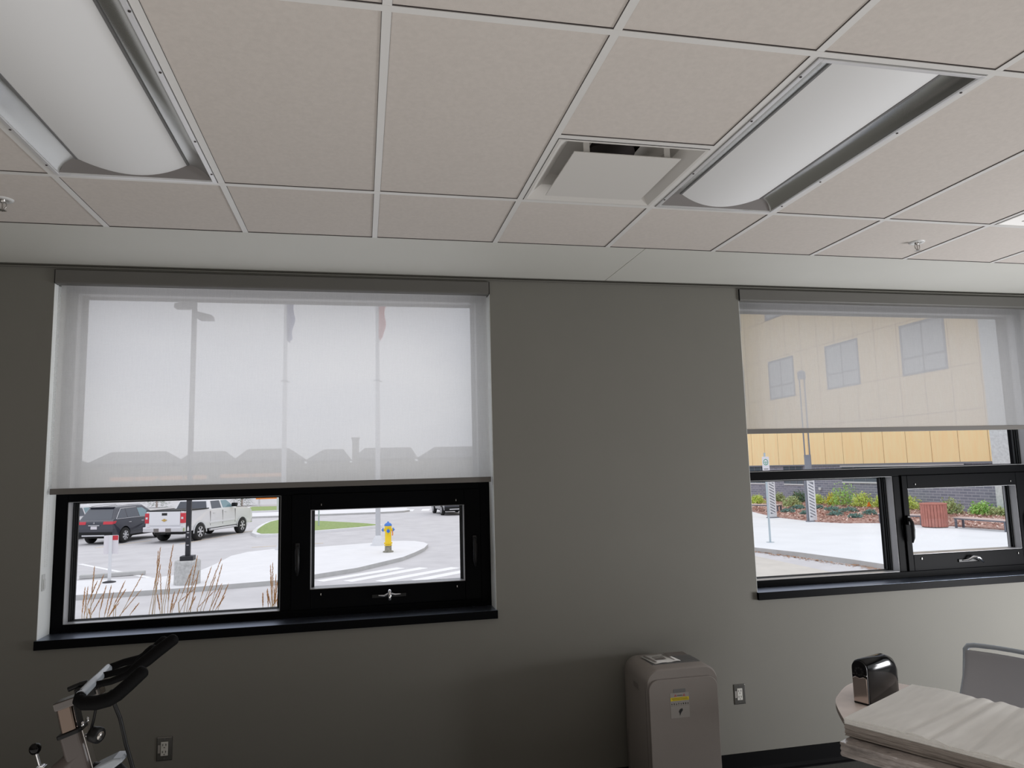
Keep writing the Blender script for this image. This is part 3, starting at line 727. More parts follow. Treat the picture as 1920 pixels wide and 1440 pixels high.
def chair():
    # faces the table; local +y = direction the sitter looks
    t = thing('office_chair', 'grey shell-back chair with slotted top rail behind the paper stack', 'chair', (4.27, -.99, 0), math.atan2(-.35, -.94) - PI / 2)
    W = .225
    # backrest shell: local x across, y fwd, z up; back at y = -.2
    m = MB(); nx, nz = 20, 18; vs = []; fs = []
    def bp(a, b):  # a -1..1 across, b 0..1 up
        w = W * (.90 + .10 * b - .05 * max(0, .4 - b))
        z = .47 + .33 * b
        y = -.20 - .055 * b + .05 * (a * a) * (1 - .2 * b) + .17 * (1 - b) ** 2
        return (a * w, y, z)
    for i in range(nx + 1):
        for j in range(nz + 1): vs.append(bp(-1 + 2 * i / nx, j / nz * .995))
    for i in range(nx):
        for j in range(nz): a = i * (nz + 1) + j; fs.append((a, a + 1, a + nz + 2, a + nz + 1))
    m.add(vs, fs, True); o = m.build('backrest', 'chair_grey', t); md = o.modifiers.new('s', 'SOLIDIFY'); md.thickness = .012
    # top rail and side rims
    top = [bp(a, b) for a, b in ((-1, .0), (-1, .3), (-1, .6), (-1, .9), (-.99, 1.0), (-.93, 1.06), (-.8, 1.08), (-.4, 1.085), (0, 1.085), (.4, 1.085), (.8, 1.08), (.93, 1.06), (.99, 1.0), (1, .9), (1, .6), (1, .3), (1, 0))]
    rs = [.006, .007, .008, .011, .013, .014, .013, .012, .012, .012, .013, .014, .013, .011, .008, .007, .006]
    MB().tube(top, rs, 12).build('back_rim', 'chair_rim', t)
    # seat
    m = MB(); vs = []; fs = []; N = 32
    for r, z in ((0.001, .452), (.12, .450), (.20, .455), (.235, .458), (.24, .45), (.23, .435), (.1, .43), (.001, .43)):
        for i in range(N):
            a = 2 * PI * i / N; c, s = math.cos(a), math.sin(a)
            sx = abs(c) ** .6 * (1 if c > 0 else -1); sy = abs(s) ** .6 * (1 if s > 0 else -1)
            vs.append((sx * r, sy * r, z))
    for k in range(7):
        for i in range(N): fs.append((k * N + i, k * N + (i + 1) % N, (k + 1) * N + (i + 1) % N, (k + 1) * N + i))
    m.add(vs, fs, True); m.build('seat', 'chair_grey', t)
    for s in (-1, 1):
        MB().tube([(s * .19, .19, .435), (s * .22, .22, .2), (s * .24, .24, .0)], .011, 10).build('leg', 'chair_rim', t)
        MB().tube([(s * .19, -.19, .435), (s * .22, -.23, .2), (s * .24, -.26, .0)], .011, 10).build('leg', 'chair_rim', t)
        MB().tube([(s * .185, -.12, .435), (s * .205, -.20, .44), (s * .205, -.175, .50)], .012, 10).build('back_bracket', 'chair_rim', t)
chair()

# ------------------------------------------------------------------ exercise bike (only the handlebar end is in view)
def bike():
    O = Vector((.29, -1.65, 0))
    t = thing('exercise_bike', 'black and silver spin bike with padded handlebars below the left window', 'exercise bike', O)
    def P(l): return [tuple(Vector(p) - O) for p in l]
    N, M1, M2, F = -1.85, -1.72, -1.58, -1.45
    MB().tube(P([(.366, N + .02, 1.232), (.361, M1, 1.236), (.338, M2, 1.222), (.321, F, 1.214)]), .0135, 14).build('cross_bar', 'chair_rim', t)
    MB().tube(P([(.362, N + .035, 1.232), (.368, N + .01, 1.222), (.384, N, 1.216), (.417, N, 1.214), (.448, N, 1.220), (.470, N, 1.232), (.498, N, 1.256), (.534, N, 1.289)]), [.015, .0175, .0195, .020, .020, .020, .0195, .019], 18, cap=False).dome().build('grip', 'foam', t)
    MB().tube(P([(.321, F, 1.214), (.368, F, 1.229), (.418, F, 1.236), (.454, F, 1.255), (.494, F, 1.290)]), [.012, .012, .015, .018, .0185], 16, cap=False).dome().build('grip', 'foam', t)
    MB().tube(P([(.350, M1, 1.228), (.412, M1, 1.237), (.457, M1 + .01, 1.252), (.485, M1 + .02, 1.273), (.503, M1 + .03, 1.285), (.532, M1 + .04, 1.308), (.556, M1 + .045, 1.325), (.574, M1 + .05, 1.338)]), [.010, .010, .012, .0175, .019, .019, .0185, .018], 16, cap=False).dome().build('aero_bar', 'foam', t)
    MB().tube(P([(.342, M2, 1.222), (.396, M2, 1.232), (.437, M2, 1.241), (.458, M2 - .02, 1.258), (.478, M2 - .03, 1.276), (.490, M2 - .035, 1.288), (.503, M2 - .04, 1.299)]), [.010, .010, .012, .017, .0185, .019, .0185], 16, cap=False).dome().build('aero_bar', 'foam', t)
    MB().tube(P([(.272, -1.65, 1.206), (.290, -1.65, 1.213), (.307, -1.65, 1.219)]), .0075, 10).build('adjuster_lever', 'black_plastic', t)
    MB().tube(P([(.303, -1.65, 1.219), (.318, -1.65, 1.222), (.325, -1.65, 1.205), (.327, -1.65, 1.185)]), [.007, .010, .010, .008], 10).build('lever_pivot', 'black_plastic', t)
    # fore-aft slider and post
    d = Vector((.96, 0, .28)).normalized()
    m = MB(); m.T = Matrix.Translation(Vector((.295, -1.65, 1.176)) - O) @ Matrix.Rotation(-.285, 4, 'Y'); m.box(-.055, .075, -.027, .027, -.012, .012); m.build('slider', 'dark_steel', t, bevel=.003)
    m = MB(); m.T = Matrix.Translation(Vector((.318, -1.65, 1.196)) - O) @ Matrix.Rotation(-.285, 4, 'Y'); m.box(-.018, .04, -.03, .03, -.016, .02); m.build('bar_clamp', 'black_plastic', t, bevel=.004)
    an = .235
    m = MB(); m.T = Matrix.Translation(Vector((.2885, -1.65, 1.085)) - O) @ Matrix.Rotation(-an, 4, 'Y')
    m.prism(rrect(-.026, .026, -.024, .024, .012, 4), -.03, .078, 'z'); m.build('handlebar_post', 'smoke', t)
    m = MB(); m.T = Matrix.Translation(Vector((.2885, -1.65, 1.085)) - O) @ Matrix.Rotation(-an, 4, 'Y')
    m.box(.019, .027, -.020, .020, -.01, .076); m.build('post_scale', 'black_plastic', t, bevel=.001)
    m = MB(); m.T = Matrix.Translation(Vector((.2885, -1.65, 1.083)) - O) @ Matrix.Rotation(-.33, 4, 'Y')
    m.prism(rrect(-.036, .036, -.034, .034, .012, 4), -.006, .006, 'z'); m.build('collar', 'black_plastic', t, bevel=.002)
    m = MB(); m.T = Matrix.Translation(Vector((.2885, -1.65, 1.083)) - O) @ Matrix.Rotation(-.29, 4, 'Y')
    m.prism(rrect(-.031, .031, -.03, .03, .012, 4), -.62, -.004, 'z'); m.build('head_tube', 'bike_white', t)
    m = MB(); m.T = Matrix.Translation(Vector((.2885, -1.65, 1.083)) - O) @ Matrix.Rotation(-.29, 4, 'Y')
    m.box(.0312, .034, -.018, .018, -.4, -.004); m.build('tube_trim', 'steel', t)
    for y in (-.02, .02):
        MB().lathe([(.0045, -.004), (.0045, .006), (.001, .008)], Vector((.322, -1.65 + y, 1.106)) - O, 10).build('bolt', 'chrome', t)
    # main beam running back to the seat
    MB().tube(P([(.32, -1.65, 1.02), (.25, -1.65, .955), (.05, -1.65, .80), (-.25, -1.65, .72), (-.62, -1.65, .70)]), [.03, .034, .036, .036, .036], 14).build('main_frame', 'bike_white', t)
    # tension knob
    MB().tube(P([(.322, -1.66, 1.068), (.352, -1.67, 1.072)]), .006, 10).build('knob_stem', 'chrome', t)
    m = MB(); m.T = Matrix.Translation(Vector((.366, -1.68, 1.074)) - O) @ Matrix.Rotation(.1, 4, 'Y') @ Matrix.Rotation(-.5, 4, 'Z')
    m.lathe([(.008, -.018), (.022, -.016), (.0235, -.004), (.0235, .010), (.020, .014), (.004, .0155)], n=20, axis='x'); k = m.build('tension_knob', 'black_plastic', t)
    m = MB(); m.T = Matrix.Translation(Vector((.366, -1.68, 1.074)) - O) @ Matrix.Rotation(.1, 4, 'Y') @ Matrix.Rotation(-.5, 4, 'Z')
    m.lathe([(.013, .0155), (.013, .017), (.0001, .0172)], n=18, axis='x'); m.build('knob_cap', 'steel', k)
    MB().tube(P([(.357, -1.66, 1.165), (.350, -1.66, 1.115), (.340, -1.66, 1.070)]), .0042, 8).build('brake_rod', 'black_plastic', t)
    MB().tube(P([(.403, -1.68, 1.20), (.408, -1.66, 1.15), (.421, -1.65, 1.109), (.441, -1.65, 1.028), (.467, -1.65, .943), (.47, -1.65, .80), (.44, -1.65, .70)]), .0062, 8).build('cable', 'black_plastic', t)
    # console / brake pad arm
    m = MB(); m.prism([(.345, .958), (.361, .979), (.415, 1.001), (.436, 1.000), (.445, .992), (.417, .972), (.395, .958)], -1.685, -1.615)
    m.v = [tuple(Vector(p) - O) for p in m.v]; m.build('brake_housing', 'chair_rim', t, bevel=.005)
    MB().tube(P([(.345, -1.65, .965), (.42, -1.65, .955), (.47, -1.65, .90)]), .022, 12).build('brake_arm', 'black_plastic', t)
    # flywheel, feet, seat (mostly below the frame)
    MB().lathe([(.02, -.012), (.20, -.012), (.225, -.02), (.235, -.012), (.235, .012), (.225, .02), (.20, .012), (.02, .012)], Vector((.47, -1.65, .36)) - O, 48, axis='y').build('flywheel', 'steel', t)
    for s in (-1, 1):
        MB().tube(P([(.36, -1.65 + s * .05, .80), (.42, -1.65 + s * .05, .55), (.47, -1.65 + s * .05, .36)]), .016, 10).build('fork', 'bike_white', t)
    for x in (.62, -.75): MB().tube(P([(x, -1.93, .035), (x, -1.37, .035)]), .03, 12).build('floor_bar', 'black_plastic', t)
    MB().tube(P([(.47, -1.65, .36), (.56, -1.65, .15), (.62, -1.65, .05)]), .03, 12).build('front_stay', 'bike_white', t)
    MB().tube(P([(-.55, -1.65, .72), (-.62, -1.65, .4), (-.75, -1.65, .05)]), .032, 12).build('rear_stay', 'bike_white', t)
    MB().tube(P([(-.05, -1.65, .76), (-.10, -1.65, .42)]), .034, 12).build('seat_tube', 'bike_white', t)
    MB().tube(P([(-.50, -1.65, .70), (-.52, -1.65, .98)]), .024, 12).build('seat_post', 'chrome', t)
    MB().tube(P([(-.68, -1.65, 1.0), (-.60, -1.65, 1.01), (-.48, -1.65, 1.005), (-.38, -1.65, 1.0)]), [.05, .10, .055, .02], 16, flat=.4).build('saddle', 'foam', t)
    # front/seat adjustment ball knob seen at lower left
    MB().tube(P([(.192, -1.65, 1.03), (.203, -1.65, .994), (.213, -1.65, .955), (.217, -1.65, .925)]), .0045, 10).build('lever_rod', 'chrome', t)
    m = MB().lathe([(.0001, -.0165), (.010, -.014), (.0155, -.006), (.0165, .001), (.0155, .007), (.0105, .0135), (.0001, .0165)], Vector((.188, -1.65, 1.041)) - O, 20); m.build('ball_knob', 'gloss_black', t)
    m = MB(); m.lathe([(.010, -.01), (.010, .01)], Vector((.209, -1.65, .983)) - O, 12, axis='y'); m.box(-.095, -.07, -.012, .012, .965, .990); m.build('lever_bracket', 'chrome', t, bevel=.002)
bike()

# ================================================================== OUTSIDE
ZG = -1.155
def flat(name, poly, z, th, m, label=None, cat=None, **k):
    o = MB().prism(poly, z - th, z, 'z').build(name, m)
    if label: tag(o, label, cat, **k)
    else: struct(o)
    return o
struct(MB().box(-400, 400, WALL_T, 900, ZG - .35, ZG - .2).build('ground', 'field'))
struct(MB().box(-70, 60, WALL_T, 100, ZG - .2, ZG).build('ground_asphalt', 'asphalt'))
struct(MB().box(-90, 60, 60.5, 74, ZG, ZG + .01).build('ground_road', 'road'))

# concrete walks with a raised kerb
def slab(name, pts, h=.15, top='concrete', side='kerb', lip=.15):
    m = MB(); n = len(pts)
    c = Vector((sum(p[0] for p in pts) / n, sum(p[1] for p in pts) / n))
    m.cur = 0; m.add([(x, y, ZG + h) for x, y in pts], [tuple(range(n))])
    m.cur = 1
    vs = [(x, y, ZG) for x, y in pts] + [(x, y, ZG + h) for x, y in pts]
    m.add(vs, [(i, (i + 1) % n, (i + 1) % n + n, i + n) for i in range(n)])
    return struct(m.build(name, [top, side]))
slab('ground_walk', [(-30, 15.4), (-5.9, 16.15), (-3.6, 16.35), (-1.1, 16.85), (-.3, 17.54), (1.0, 18.6), (1.68, 19.6), (2.5, 20.8), (2.98, 22.0), (3.45, 23.4), (3.72, 24.8), (3.62, 25.6), (3.3, 26.3), (2.9, 26.6), (2.4, 26.7), (1.0, 26.2), (-.77, 25.6), (-2.05, 25.9), (-3.1, 25.0), (-3.5, 23.9), (-3.6, 21.5), (-3.78, 19.6), (-4.74, 18.8), (-6.95, 19.0), (-28.7, 19.3)], .13)
# right-hand plaza in front of the other wing
slab('ground_plaza', [(13.9, 21.6), (14.2, 18.3), (14.7, 16.6), (15.05, 14.5), (15.2, 13.0), (15.4, 4.0), (31.9, 4.0), (31.9, 45), (23, 60), (13.0, 60)], .15, 'plaza')
struct(MB().box(9.2, 13.6, 8, 21, ZG, ZG + .008).build('ground_apron', 'tan'))
# grass islands with kerbs
def island(name, pts, label):
    t = thing(name, label, 'grass', (0, 0, 0)); n = len(pts)
    c = Vector((sum(p[0] for p in pts) / n, sum(p[1] for p in pts) / n))
    inner = [tuple(c + (Vector(p) - c) * .93) for p in pts]
    m = MB(); m.prism(pts, ZG, ZG + .14, 'z'); m.build('kerb', 'concrete', t)
    m = MB(); m.prism(inner, ZG + .1, ZG + .16, 'z'); m.build('turf', 'grass', t)
island('grass_island', smooth_poly([(-3.9, 33.2), (-4.6, 38.5), (-4.3, 44.6), (-1.9, 42.4), (.6, 39.2), (2.0, 36.9), (1.95, 35.8), (-1.3, 33.9)], 3), 'green grass island with pale kerb behind the flagpole and hydrant')
island('grass_strip', [(-9.4, 58), (-9.2, 66.5), (4.0, 62), (3.9, 58)], 'narrow grass strip by the far road, right of the white pickup')
slab('ground_median', smooth_poly([(-12, 50.5), (-12, 54.5), (3.0, 55.0), (4.6, 53.2), (4.2, 50.2), (0, 49.6)], 3), .13)

def stripe(a, b, w, m='white_line', name='road_marking', label=None):
    a = Vector(a); b = Vector(b); d = (b - a).normalized(); n = Vector((-d.y, d.x)) * w / 2
    o = MB().prism([tuple(a + n), tuple(a - n), tuple(b - n), tuple(b + n)], ZG + .001, ZG + .010, 'z').build(name, m)
    tag(o, label, 'road marking', 'crosswalk bars' if 'crosswalk' in label else 'parking lot lines')
# near crosswalk: four slanting bars
for i, (a, b, lab) in enumerate([((-.02, 17.1), (2.35, 19.0), 'crosswalk bar nearest the kerb below the hydrant'), ((.75, 16.75), (3.05, 18.75), 'second crosswalk bar out from the hydrant kerb'),
        ((1.62, 16.4), (4.0, 18.4), 'third crosswalk bar out from the hydrant kerb'), ((2.6, 16.2), (5.2, 18.4), 'fourth crosswalk bar, lowest right in the left window')]):
    stripe(a, b, .40, label='white ' + lab)
for i in range(5):
    x = 4.6 + i * 1.25
    stripe((x, 51.2), (x + .35, 54.0), .62, label='white bar of the far crosswalk, %s' % ['leftmost, touching the median', 'second from the left', 'middle one of five', 'second from the right', 'rightmost, by the dark vehicle'][i])
stripe((-8.77, 24.7), (-5.15, 19.8), .16, label='white stall line slanting to the kerb behind the small post sign')
stripe((-10.4, 31.2), (-8.9, 34.0), .13, 'yellow_line', label='faded stall line between the dark SUV and the pickup')
stripe((-6.9, 31.2), (-3.9, 40.2), .13, 'yellow_line', label='faded stall line right of the white pickup')
stripe((-3.4, 28.1), (-.5, 28.5), .12, 'yellow_line', label='short faded line above the white walkway corner')
o = MB().box(-.9, .9, -.09, .09, 0, .13).build('wheel_stop', 'kerb', loc=(-6.4, 20.55, ZG), bevel=.03); o.rotation_euler.z = .2
tag(o, 'grey concrete wheel stop at the end of a parking stall', 'wheel stop')

# ---------------------------------------------------------------- poles, signs, hydrant
def lamp_pole():
    t = thing('parking_lot_lamp', 'black parking lot lamp pole on a round concrete pedestal', 'street lamp', (-3.50, 17.12, ZG + .13))
    MB().lathe([(.335, 0), (.33, .60), (.31, .63), (.0001, .63)], n=40).build('pedestal', 'pedestal', t)
    MB().box(-.17, .17, -.17, .17, .63, .75).build('base_cover', 'pole_black', t, bevel=.01)
    MB().prism(rrect(-.062, .062, -.062, .062, .012, 3), .75, 7.8, 'z').build('pole', 'pole_black', t)
    for s, z in ((-1, 7.74), (1, 7.42)):
        m = MB(); m.prism([(s * .05, z - .05), (s * .15, z - .12), (s * .52, z - .12), (s * .50, z + .0), (s * .05, z + .12)], -.17, .17); m.build('lamp_head', 'pole_black', t, bevel=.02)
    m = MB(); y = -.0635
    m.prism([(-.022, 1.42), (.022, 1.42), (.022, 1.50), (0, 1.56), (-.022, 1.50)], y - .003, y); m.box(-.03, .03, y - .003, y, 1.36, 1.375); m.box(-.012, .012, y - .003, y, 1.24, 1.262); m.box(-.03, .03, y - .003, y, 1.03, 1.045)
    m.build('pole_decal', 'plate', t)
lamp_pole()
def flagpole(x, y, label, fm, flagz, foldseed):
    t = thing('flagpole', label, 'flagpole', (x, y, ZG + .13))
    MB().lathe([(.30, 0), (.30, .03), (.24, .04), (.22, .2), (.13, .34), (.10, .38)], n=28).build('base_collar', 'pole_white', t)
    MB().tube([(0, 0, .3), (0, 0, 5), (0, 0, 11.6)], [.10, .09, .06], 16).build('pole', 'pole_paint', t)
    MB().lathe([(.0001, -.09), (.08, -.04), (.08, .04), (.0001, .09)], (0, 0, 11.68), 14).build('finial', 'gold', t)
    m = MB(); nz = 18; nx = 6; vs = []; fs = []
    for i in range(nx + 1):
        for j in range(nz + 1):
            a = i / nx; b = j / nz
            wd = (.30 - .10 * b + .05 * math.sin(b * 11 + foldseed)) * (1 if b < .93 else .5)
            vs.append((.06 + a * wd, .08 * math.sin(a * 9 + b * 3 + foldseed), flagz - b * 1.75 - a * .12))
    for i in range(nx):
        for j in range(nz): q = i * (nz + 1) + j; fs.append((q, q + 1, q + nz + 2, q + nz + 1))
    m.add(vs, fs, True); m.build('flag', fm, t)
    MB().tube([(-.16, 0, 6.6), (.02, -.1, 6.62), (.16, 0, 6.55)], .03, 8).build('cleat', 'pole_grey', t)
flagpole(1.78, 25.3, 'white flagpole with hanging red flag beside the yellow hydrant', 'flag_red', 10.1, 1.2)
flagpole(-1.86, 25.4, 'white flagpole with hanging dark blue flag left of the red-flag pole', 'flag_blue', 10.0, 2.9)
def hydrant():
    t = thing('fire_hydrant', 'yellow fire hydrant with blue cap on the curved walkway', 'fire hydrant', (2.08, 22.55, ZG + .13), scale=.95)
    MB().lathe([(.20, 0), (.20, .04), (.13, .06), (.125, .26), (.15, .27)], n=20).build('lower_barrel', 'hyd_base', t)
    m = MB().lathe([(.15, .25), (.15, .27), (.11, .29), (.16, .33), (.16, .35), (.12, .37), (.12, .92), (.135, .94), (.135, .99)], n=24)
    b = m.build('barrel', 'hyd_yellow', t)
    for i in range(8):
        a = 2 * PI * i / 8; MB().lathe([(.014, -.03), (.014, .03)], (.143 * math.cos(a), .143 * math.sin(a), .34), 8).build('flange_bolt', 'hyd_yellow', b)
    MB().lathe([(.14, .985), (.145, 1.0), (.135, 1.04), (.09, 1.09), (.03, 1.11), (.03, 1.15), (.0001, 1.15)], n=24).build('bonnet', 'hyd_blue', t)
    c = MB().lathe([(.06, -.19), (.065, -.18), (.065, -.13), (.05, -.10)], (0, 0, .80), 18, axis='y').build('pumper_cap', 'hyd_blue', t)
    MB().lathe([(.02, -.215), (.02, -.19)], (0, 0, .80), 6, axis='y').build('cap_nut', 'hyd_blue', c)
    for s in (-1, 1): 
        MB().lathe([(.055, s * .10), (.055, s * .17)], (0, 0, .84), 16, axis='x').build('nozzle', 'hyd_yellow', t)
        MB().lathe([(.065, s * .17), (.065, s * .22), (.02, s * .225), (.02, s * .25)], (0, 0, .84), 16, axis='x').build('nozzle_cap', 'hyd_blue', t)
    MB().tube([(.16, -.02, .80), (.17, -.05, .70), (.165, -.03, .62)], .02, 8).build('tag_strap', 'orange', t)
hydrant()
def small_sign():
    t = thing('post_sign', 'back of a white parking sign on a short white post on the walkway', 'sign', (-5.79, 18.25, ZG + .13))
    MB().lathe([(.17, 0), (.17, .02), (.05, .05)], n=20).build('post_base', 'pole_black', t)
    MB().prism(rrect(-.04, .04, -.03, .03, .01, 3), .03, 1.30, 'z').build('post', 'pole_white', t)
    m = MB().prism(rrect(-.19, .19, .78, 1.30, .03, 4), .031, .036); o = m.build('sign_plate', 'plate', t)
    MB().prism(rrect(.03, .18, 1.16, 1.29, .02, 4), .0285, .031).build('red_corner_mark', 'tail', o)
small_sign()
def street_sign():
    t = thing('post_sign', 'white roadside sign cut off at the top of the left pane, by the far grass', 'sign', (-3.55, 40.6, ZG))
    MB().tube([(0, 0, 0), (0, 0, 2.3)], .03, 8).build('post', 'galv', t)
    o = MB().prism(rrect(-.24, .30, .95, 1.75, .03, 3), -.04, -.034).build('sign_plate', 'pole_white', t)
    MB().prism([(-.02, 1.1), (.05, 1.1), (.12, 1.62), (.05, 1.66)], -.044, -.04).build('sign_mark', 'ink', o)
street_sign()
def thin_post():
    t = thing('marker_post', 'slim grey marker post standing in the grass island', 'post', (-1.2, 37.5, ZG + .1))
    MB().box(-.04, .04, -.01, .01, 0, 1.35).build('post', 'galv', t)
    MB().box(-.03, .10, -.02, -.012, 1.22, 1.36).build('reflector', 'yellow_line', t)
thin_post()
# no-parking style sign by the plaza
def plaza_sign():
    t = thing('post_sign', 'white sign with green ring symbol on a pale metal post by the plaza kerb', 'sign', (15.38, 19.5, ZG + .15))
    MB().tube([(.12, 0, 0), (.12, 0, 3.2)], .035, 10).build('post', 'galv', t)
    MB().lathe([(.14, 0), (.14, .015)], (.12, 0, 0), 16).build('post_base', 'galv', t)
    y = -.045
    p = MB().prism(rrect(-.02, .26, 2.42, 3.06, .03, 4), y, y + .006).build('sign_plate', 'plate', t)
    m = MB(); n = 28; vs = []; fs = []
    for i in range(n):
        a = 2 * PI * i / n
        for r in (.098, .078): vs.append((.12 + r * math.cos(a), y - .003, 2.86 + r * 1.15 * math.sin(a)))
    for i in range(n): fs.append((2 * i, 2 * i + 1, (2 * i + 3) % (2 * n), (2 * i + 2) % (2 * n)))
    m.add(vs, fs); m.box(.06, .18, y - .003, y - .001, 2.85, 2.87); m.box(.10, .14, y - .003, y - .001, 2.80, 2.83)
    m.build('ring_symbol', 'green_ink', p)
    m = MB(); m.box(.03, .21, y - .002, y, 2.60, 2.63); m.box(.04, .10, y - .002, y, 2.50, 2.53); m.box(.13, .20, y - .002, y, 2.50, 2.53)
    m.build('small_print', 'ac_grey', p)
plaza_sign()
def striped_post(x, y, h, label, twin):
    t = thing('striped_light_column' if twin else 'striped_column', label, 'column', (x, y, ZG + .15), -.05, scale=.95)
    m = MB(); w = .21
    ring(m, -w, w, .05, h, -w + .07, w - .07, .22, h - .10, -.06, -.05)
    z = .22
    while z < h - .22:
        m.prism([(-w + .07, z + .20), (-w + .07, z + .10), (w - .07, z - .05), (w - .07, z + .05)], -.06, -.05); z += .155
    m.build('slotted_panel', 'pole_white', t)
    MB().box(-w, w, -.045, .02, .05, h - .02).build('backing', 'pole_grey', t)
    MB().box(-w - .09, -w - .01, -.05, .05, 0, h).build('edge_post', 'pole_grey', t, bevel=.01)
    MB().box(-.32, .30, -.12, .12, 0, .05).build('foot_plate', 'pole_grey', t, bevel=.01)
    if twin:
        MB().lathe([(.165, h), (.165, h + 1.28), (.0001, h + 1.28)], (-.03, 0, 0), 24).build('collar', 'pole_grey', t)
        for s in (-1, 1): MB().tube([(-.03 + s * .135, 0, h + 1.2), (-.03 + s * .135, 0, h + 5.2)], .034, 10).build('twin_tube', 'pole_grey', t)
        MB().lathe([(.2, h + 5.15), (.2, h + 5.5), (.05, h + 5.6)], (-.03, 0, 0), 20).build('lamp_head', 'pole_grey', t)
striped_post(22.15, 26.68, 2.05, 'taller light column with slotted white panel, twin tubes above, before the mulch bed', True)
striped_post(21.93, 29.72, 2.0, 'white slotted panel column directly behind the green ring sign post', False)

# ---------------------------------------------------------------- ornamental grass under the left window
ST = [(-2.03, 0.57, -2.04, 0.28), (-1.96, 0.59, -1.99, 0.27), (-1.89, 0.82, -1.92, 0.39), (-1.79, 0.73, -1.96, 0.27), (-1.8, 0.58, -1.85, 0.3), (-1.7, 0.6, -1.77, 0.26), (-1.69, 0.52, -1.75, 0.26), (-1.59, 0.63, -1.69, 0.38), (-1.61, 0.41, -1.73, 0.26), (-1.42, 0.7, -1.63, 0.25), (-1.45, 0.36, -1.52, 0.26), (-1.2, 1.01, -1.27, 0.26), (-1.22, 0.96, -1.24, 0.26), (-1.08, 1.02, -1.17, 0.32), (-1.07, 0.73, -1.09, 0.31), (-1.18, 0.7, -1.16, 0.28), (-0.99, 0.5, -1.06, 0.26), (-0.79, 0.88, -0.89, 0.27), (-0.82, 0.78, -0.97, 0.37), (-0.8, 0.61, -0.86, 0.26), (-0.63, 0.75, -0.77, 0.29), (-0.53, 0.83, -0.74, 0.27), (-0.49, 0.78, -0.62, 0.26), (-0.44, 0.53, -0.54, 0.27), (-0.48, 0.53, -0.59, 0.26), (-0.84, 0.72, -0.91, 0.27), (0.05, 0.72, 0.08, 0.27), (0.08, 0.75, 0.09, 0.27), (0.12, 0.61, 0.1, 0.27), (0.15, 0.56, 0.12, 0.25), (-0.02, 0.41, -0.02, 0.26), (0.03, 0.45, 0.04, 0.25), (0.15, 0.46, 0.14, 0.25)]
def grass_clump(idx, cx, label):
    t = thing('ornamental_grass', label, 'ornamental grass', (cx, 5.2, ZG), group='ornamental grass clumps')
    rnd = random.Random(idx[0]); a = MB(); b = MB(); L = MB()
    for i in idx:
        for rep in range(2):
            x1, z1, x0, z0 = ST[i]
            if rep: x1 += rnd.uniform(-.05, .05); z1 -= rnd.uniform(.1, .3); x0 += rnd.uniform(-.05, .05)
            if z1 < z0 + .05: continue
            dy = rnd.uniform(-.12, .12); top = Vector((x1 - cx, dy, z1 - ZG)); mid = Vector((x0 - cx, dy * .6, z0 - ZG)); base = Vector(((x0 - cx) * .35, 0, 0))
            Lp = min(.34, (top - mid).length * .95)
            d = (mid - top).normalized(); ps = top + d * Lp
            b.tube([base, (base + mid) / 2 + Vector(((x0 - cx) * .12, 0, 0)), mid, ps, top], [.004, .004, .0035, .003, .001], 5)
            # plume of many small spikelets
            for k in range(40):
                f = k / 40; p = top + d * Lp * f; r = .0105 * math.sin(min(1, f * 2.2 + .12) * PI / 2) * (1.15 - .5 * f)
                an = rnd.uniform(0, 6.28); o = Vector((math.cos(an), math.sin(an), 0)) * r
                q = p + o - d * .03
                w = Vector((math.sin(an), -math.cos(an), .2)) * .0045
                a.add([p - w, p + w, q + w * .4 + o * .3, q - w * .4 + o * .3], [(0, 1, 2, 3)])
                a.add([p + o * .8 - d * .012, p - o * .5 + d * .012, p - o * .2 - w], [(0, 1, 2)])
    for k in range(70):
        an = rnd.uniform(0, 6.28); r = rnd.uniform(.1, .42); h = rnd.uniform(.5, .95); c, s = math.cos(an), math.sin(an)
        L.tube([(0.06 * c, .06 * s, 0), (r * .4 * c, r * .4 * s, h * .7), (r * c, r * s, h)], [.005, .004, .001], 4)
    b.build('stems', 'stalk', t); a.build('plumes', 'plume', t); L.build('leaf_blades', 'stalk', t)
grass_clump(list(range(0, 11)), -1.75, 'clump of dry tan feather grass at the lower left of the left pane')
grass_clump([11, 12, 13, 14, 15, 16], -1.13, 'tallest clump of dry feather grass, in front of the concrete pedestal')
grass_clump([17, 18, 19, 20, 21, 22, 23, 24, 25], -.70, 'leaning clump of dry feather grass right of the concrete pedestal')
grass_clump([26, 27, 28, 29, 30, 31, 32], .09, 'short clump of dry feather grass at the window mullion')

# ---------------------------------------------------------------- vehicles
def arch_profile(top, x0, x1, zb, wheels, r, n=10):
    """closed outline: bottom edge with semicircular wheel arches, then the given top points (front to rear)"""
    p = [(x0, zb)]
    for wx in wheels:
        a0 = math.asin(min(1, (zb - .36) / r)) if zb > .36 else 0
        for i in range(n + 1):
            a = PI - a0 - (PI - 2 * a0) * i / n; p.append((wx + r * math.cos(a), .36 + r * math.sin(a)))
    p.append((x1, zb)); return p + top
def loft_body(m, prof, W, inset):
    """side profile swept across the width, the shoulders pulled in with height"""
    n = len(prof); lay = [(-W, 1), (-W * .97, 0), (W * .97, 0), (W, 1)]
    def pt(x, z, side): return (x, side * (W - inset(z)), z)
    # fan caps are n-gons on both flanks
    m.add([pt(x, z, -1) for x, z in prof], [tuple(range(n))]); m.add([pt(x, z, 1) for x, z in prof], [tuple(range(n - 1, -1, -1))])
    vs = [pt(x, z, -1) for x, z in prof] + [pt(x, z, 1) for x, z in prof]
    m.add(vs, [(i, (i + 1) % n, (i + 1) % n + n, i + n) for i in range(n)])
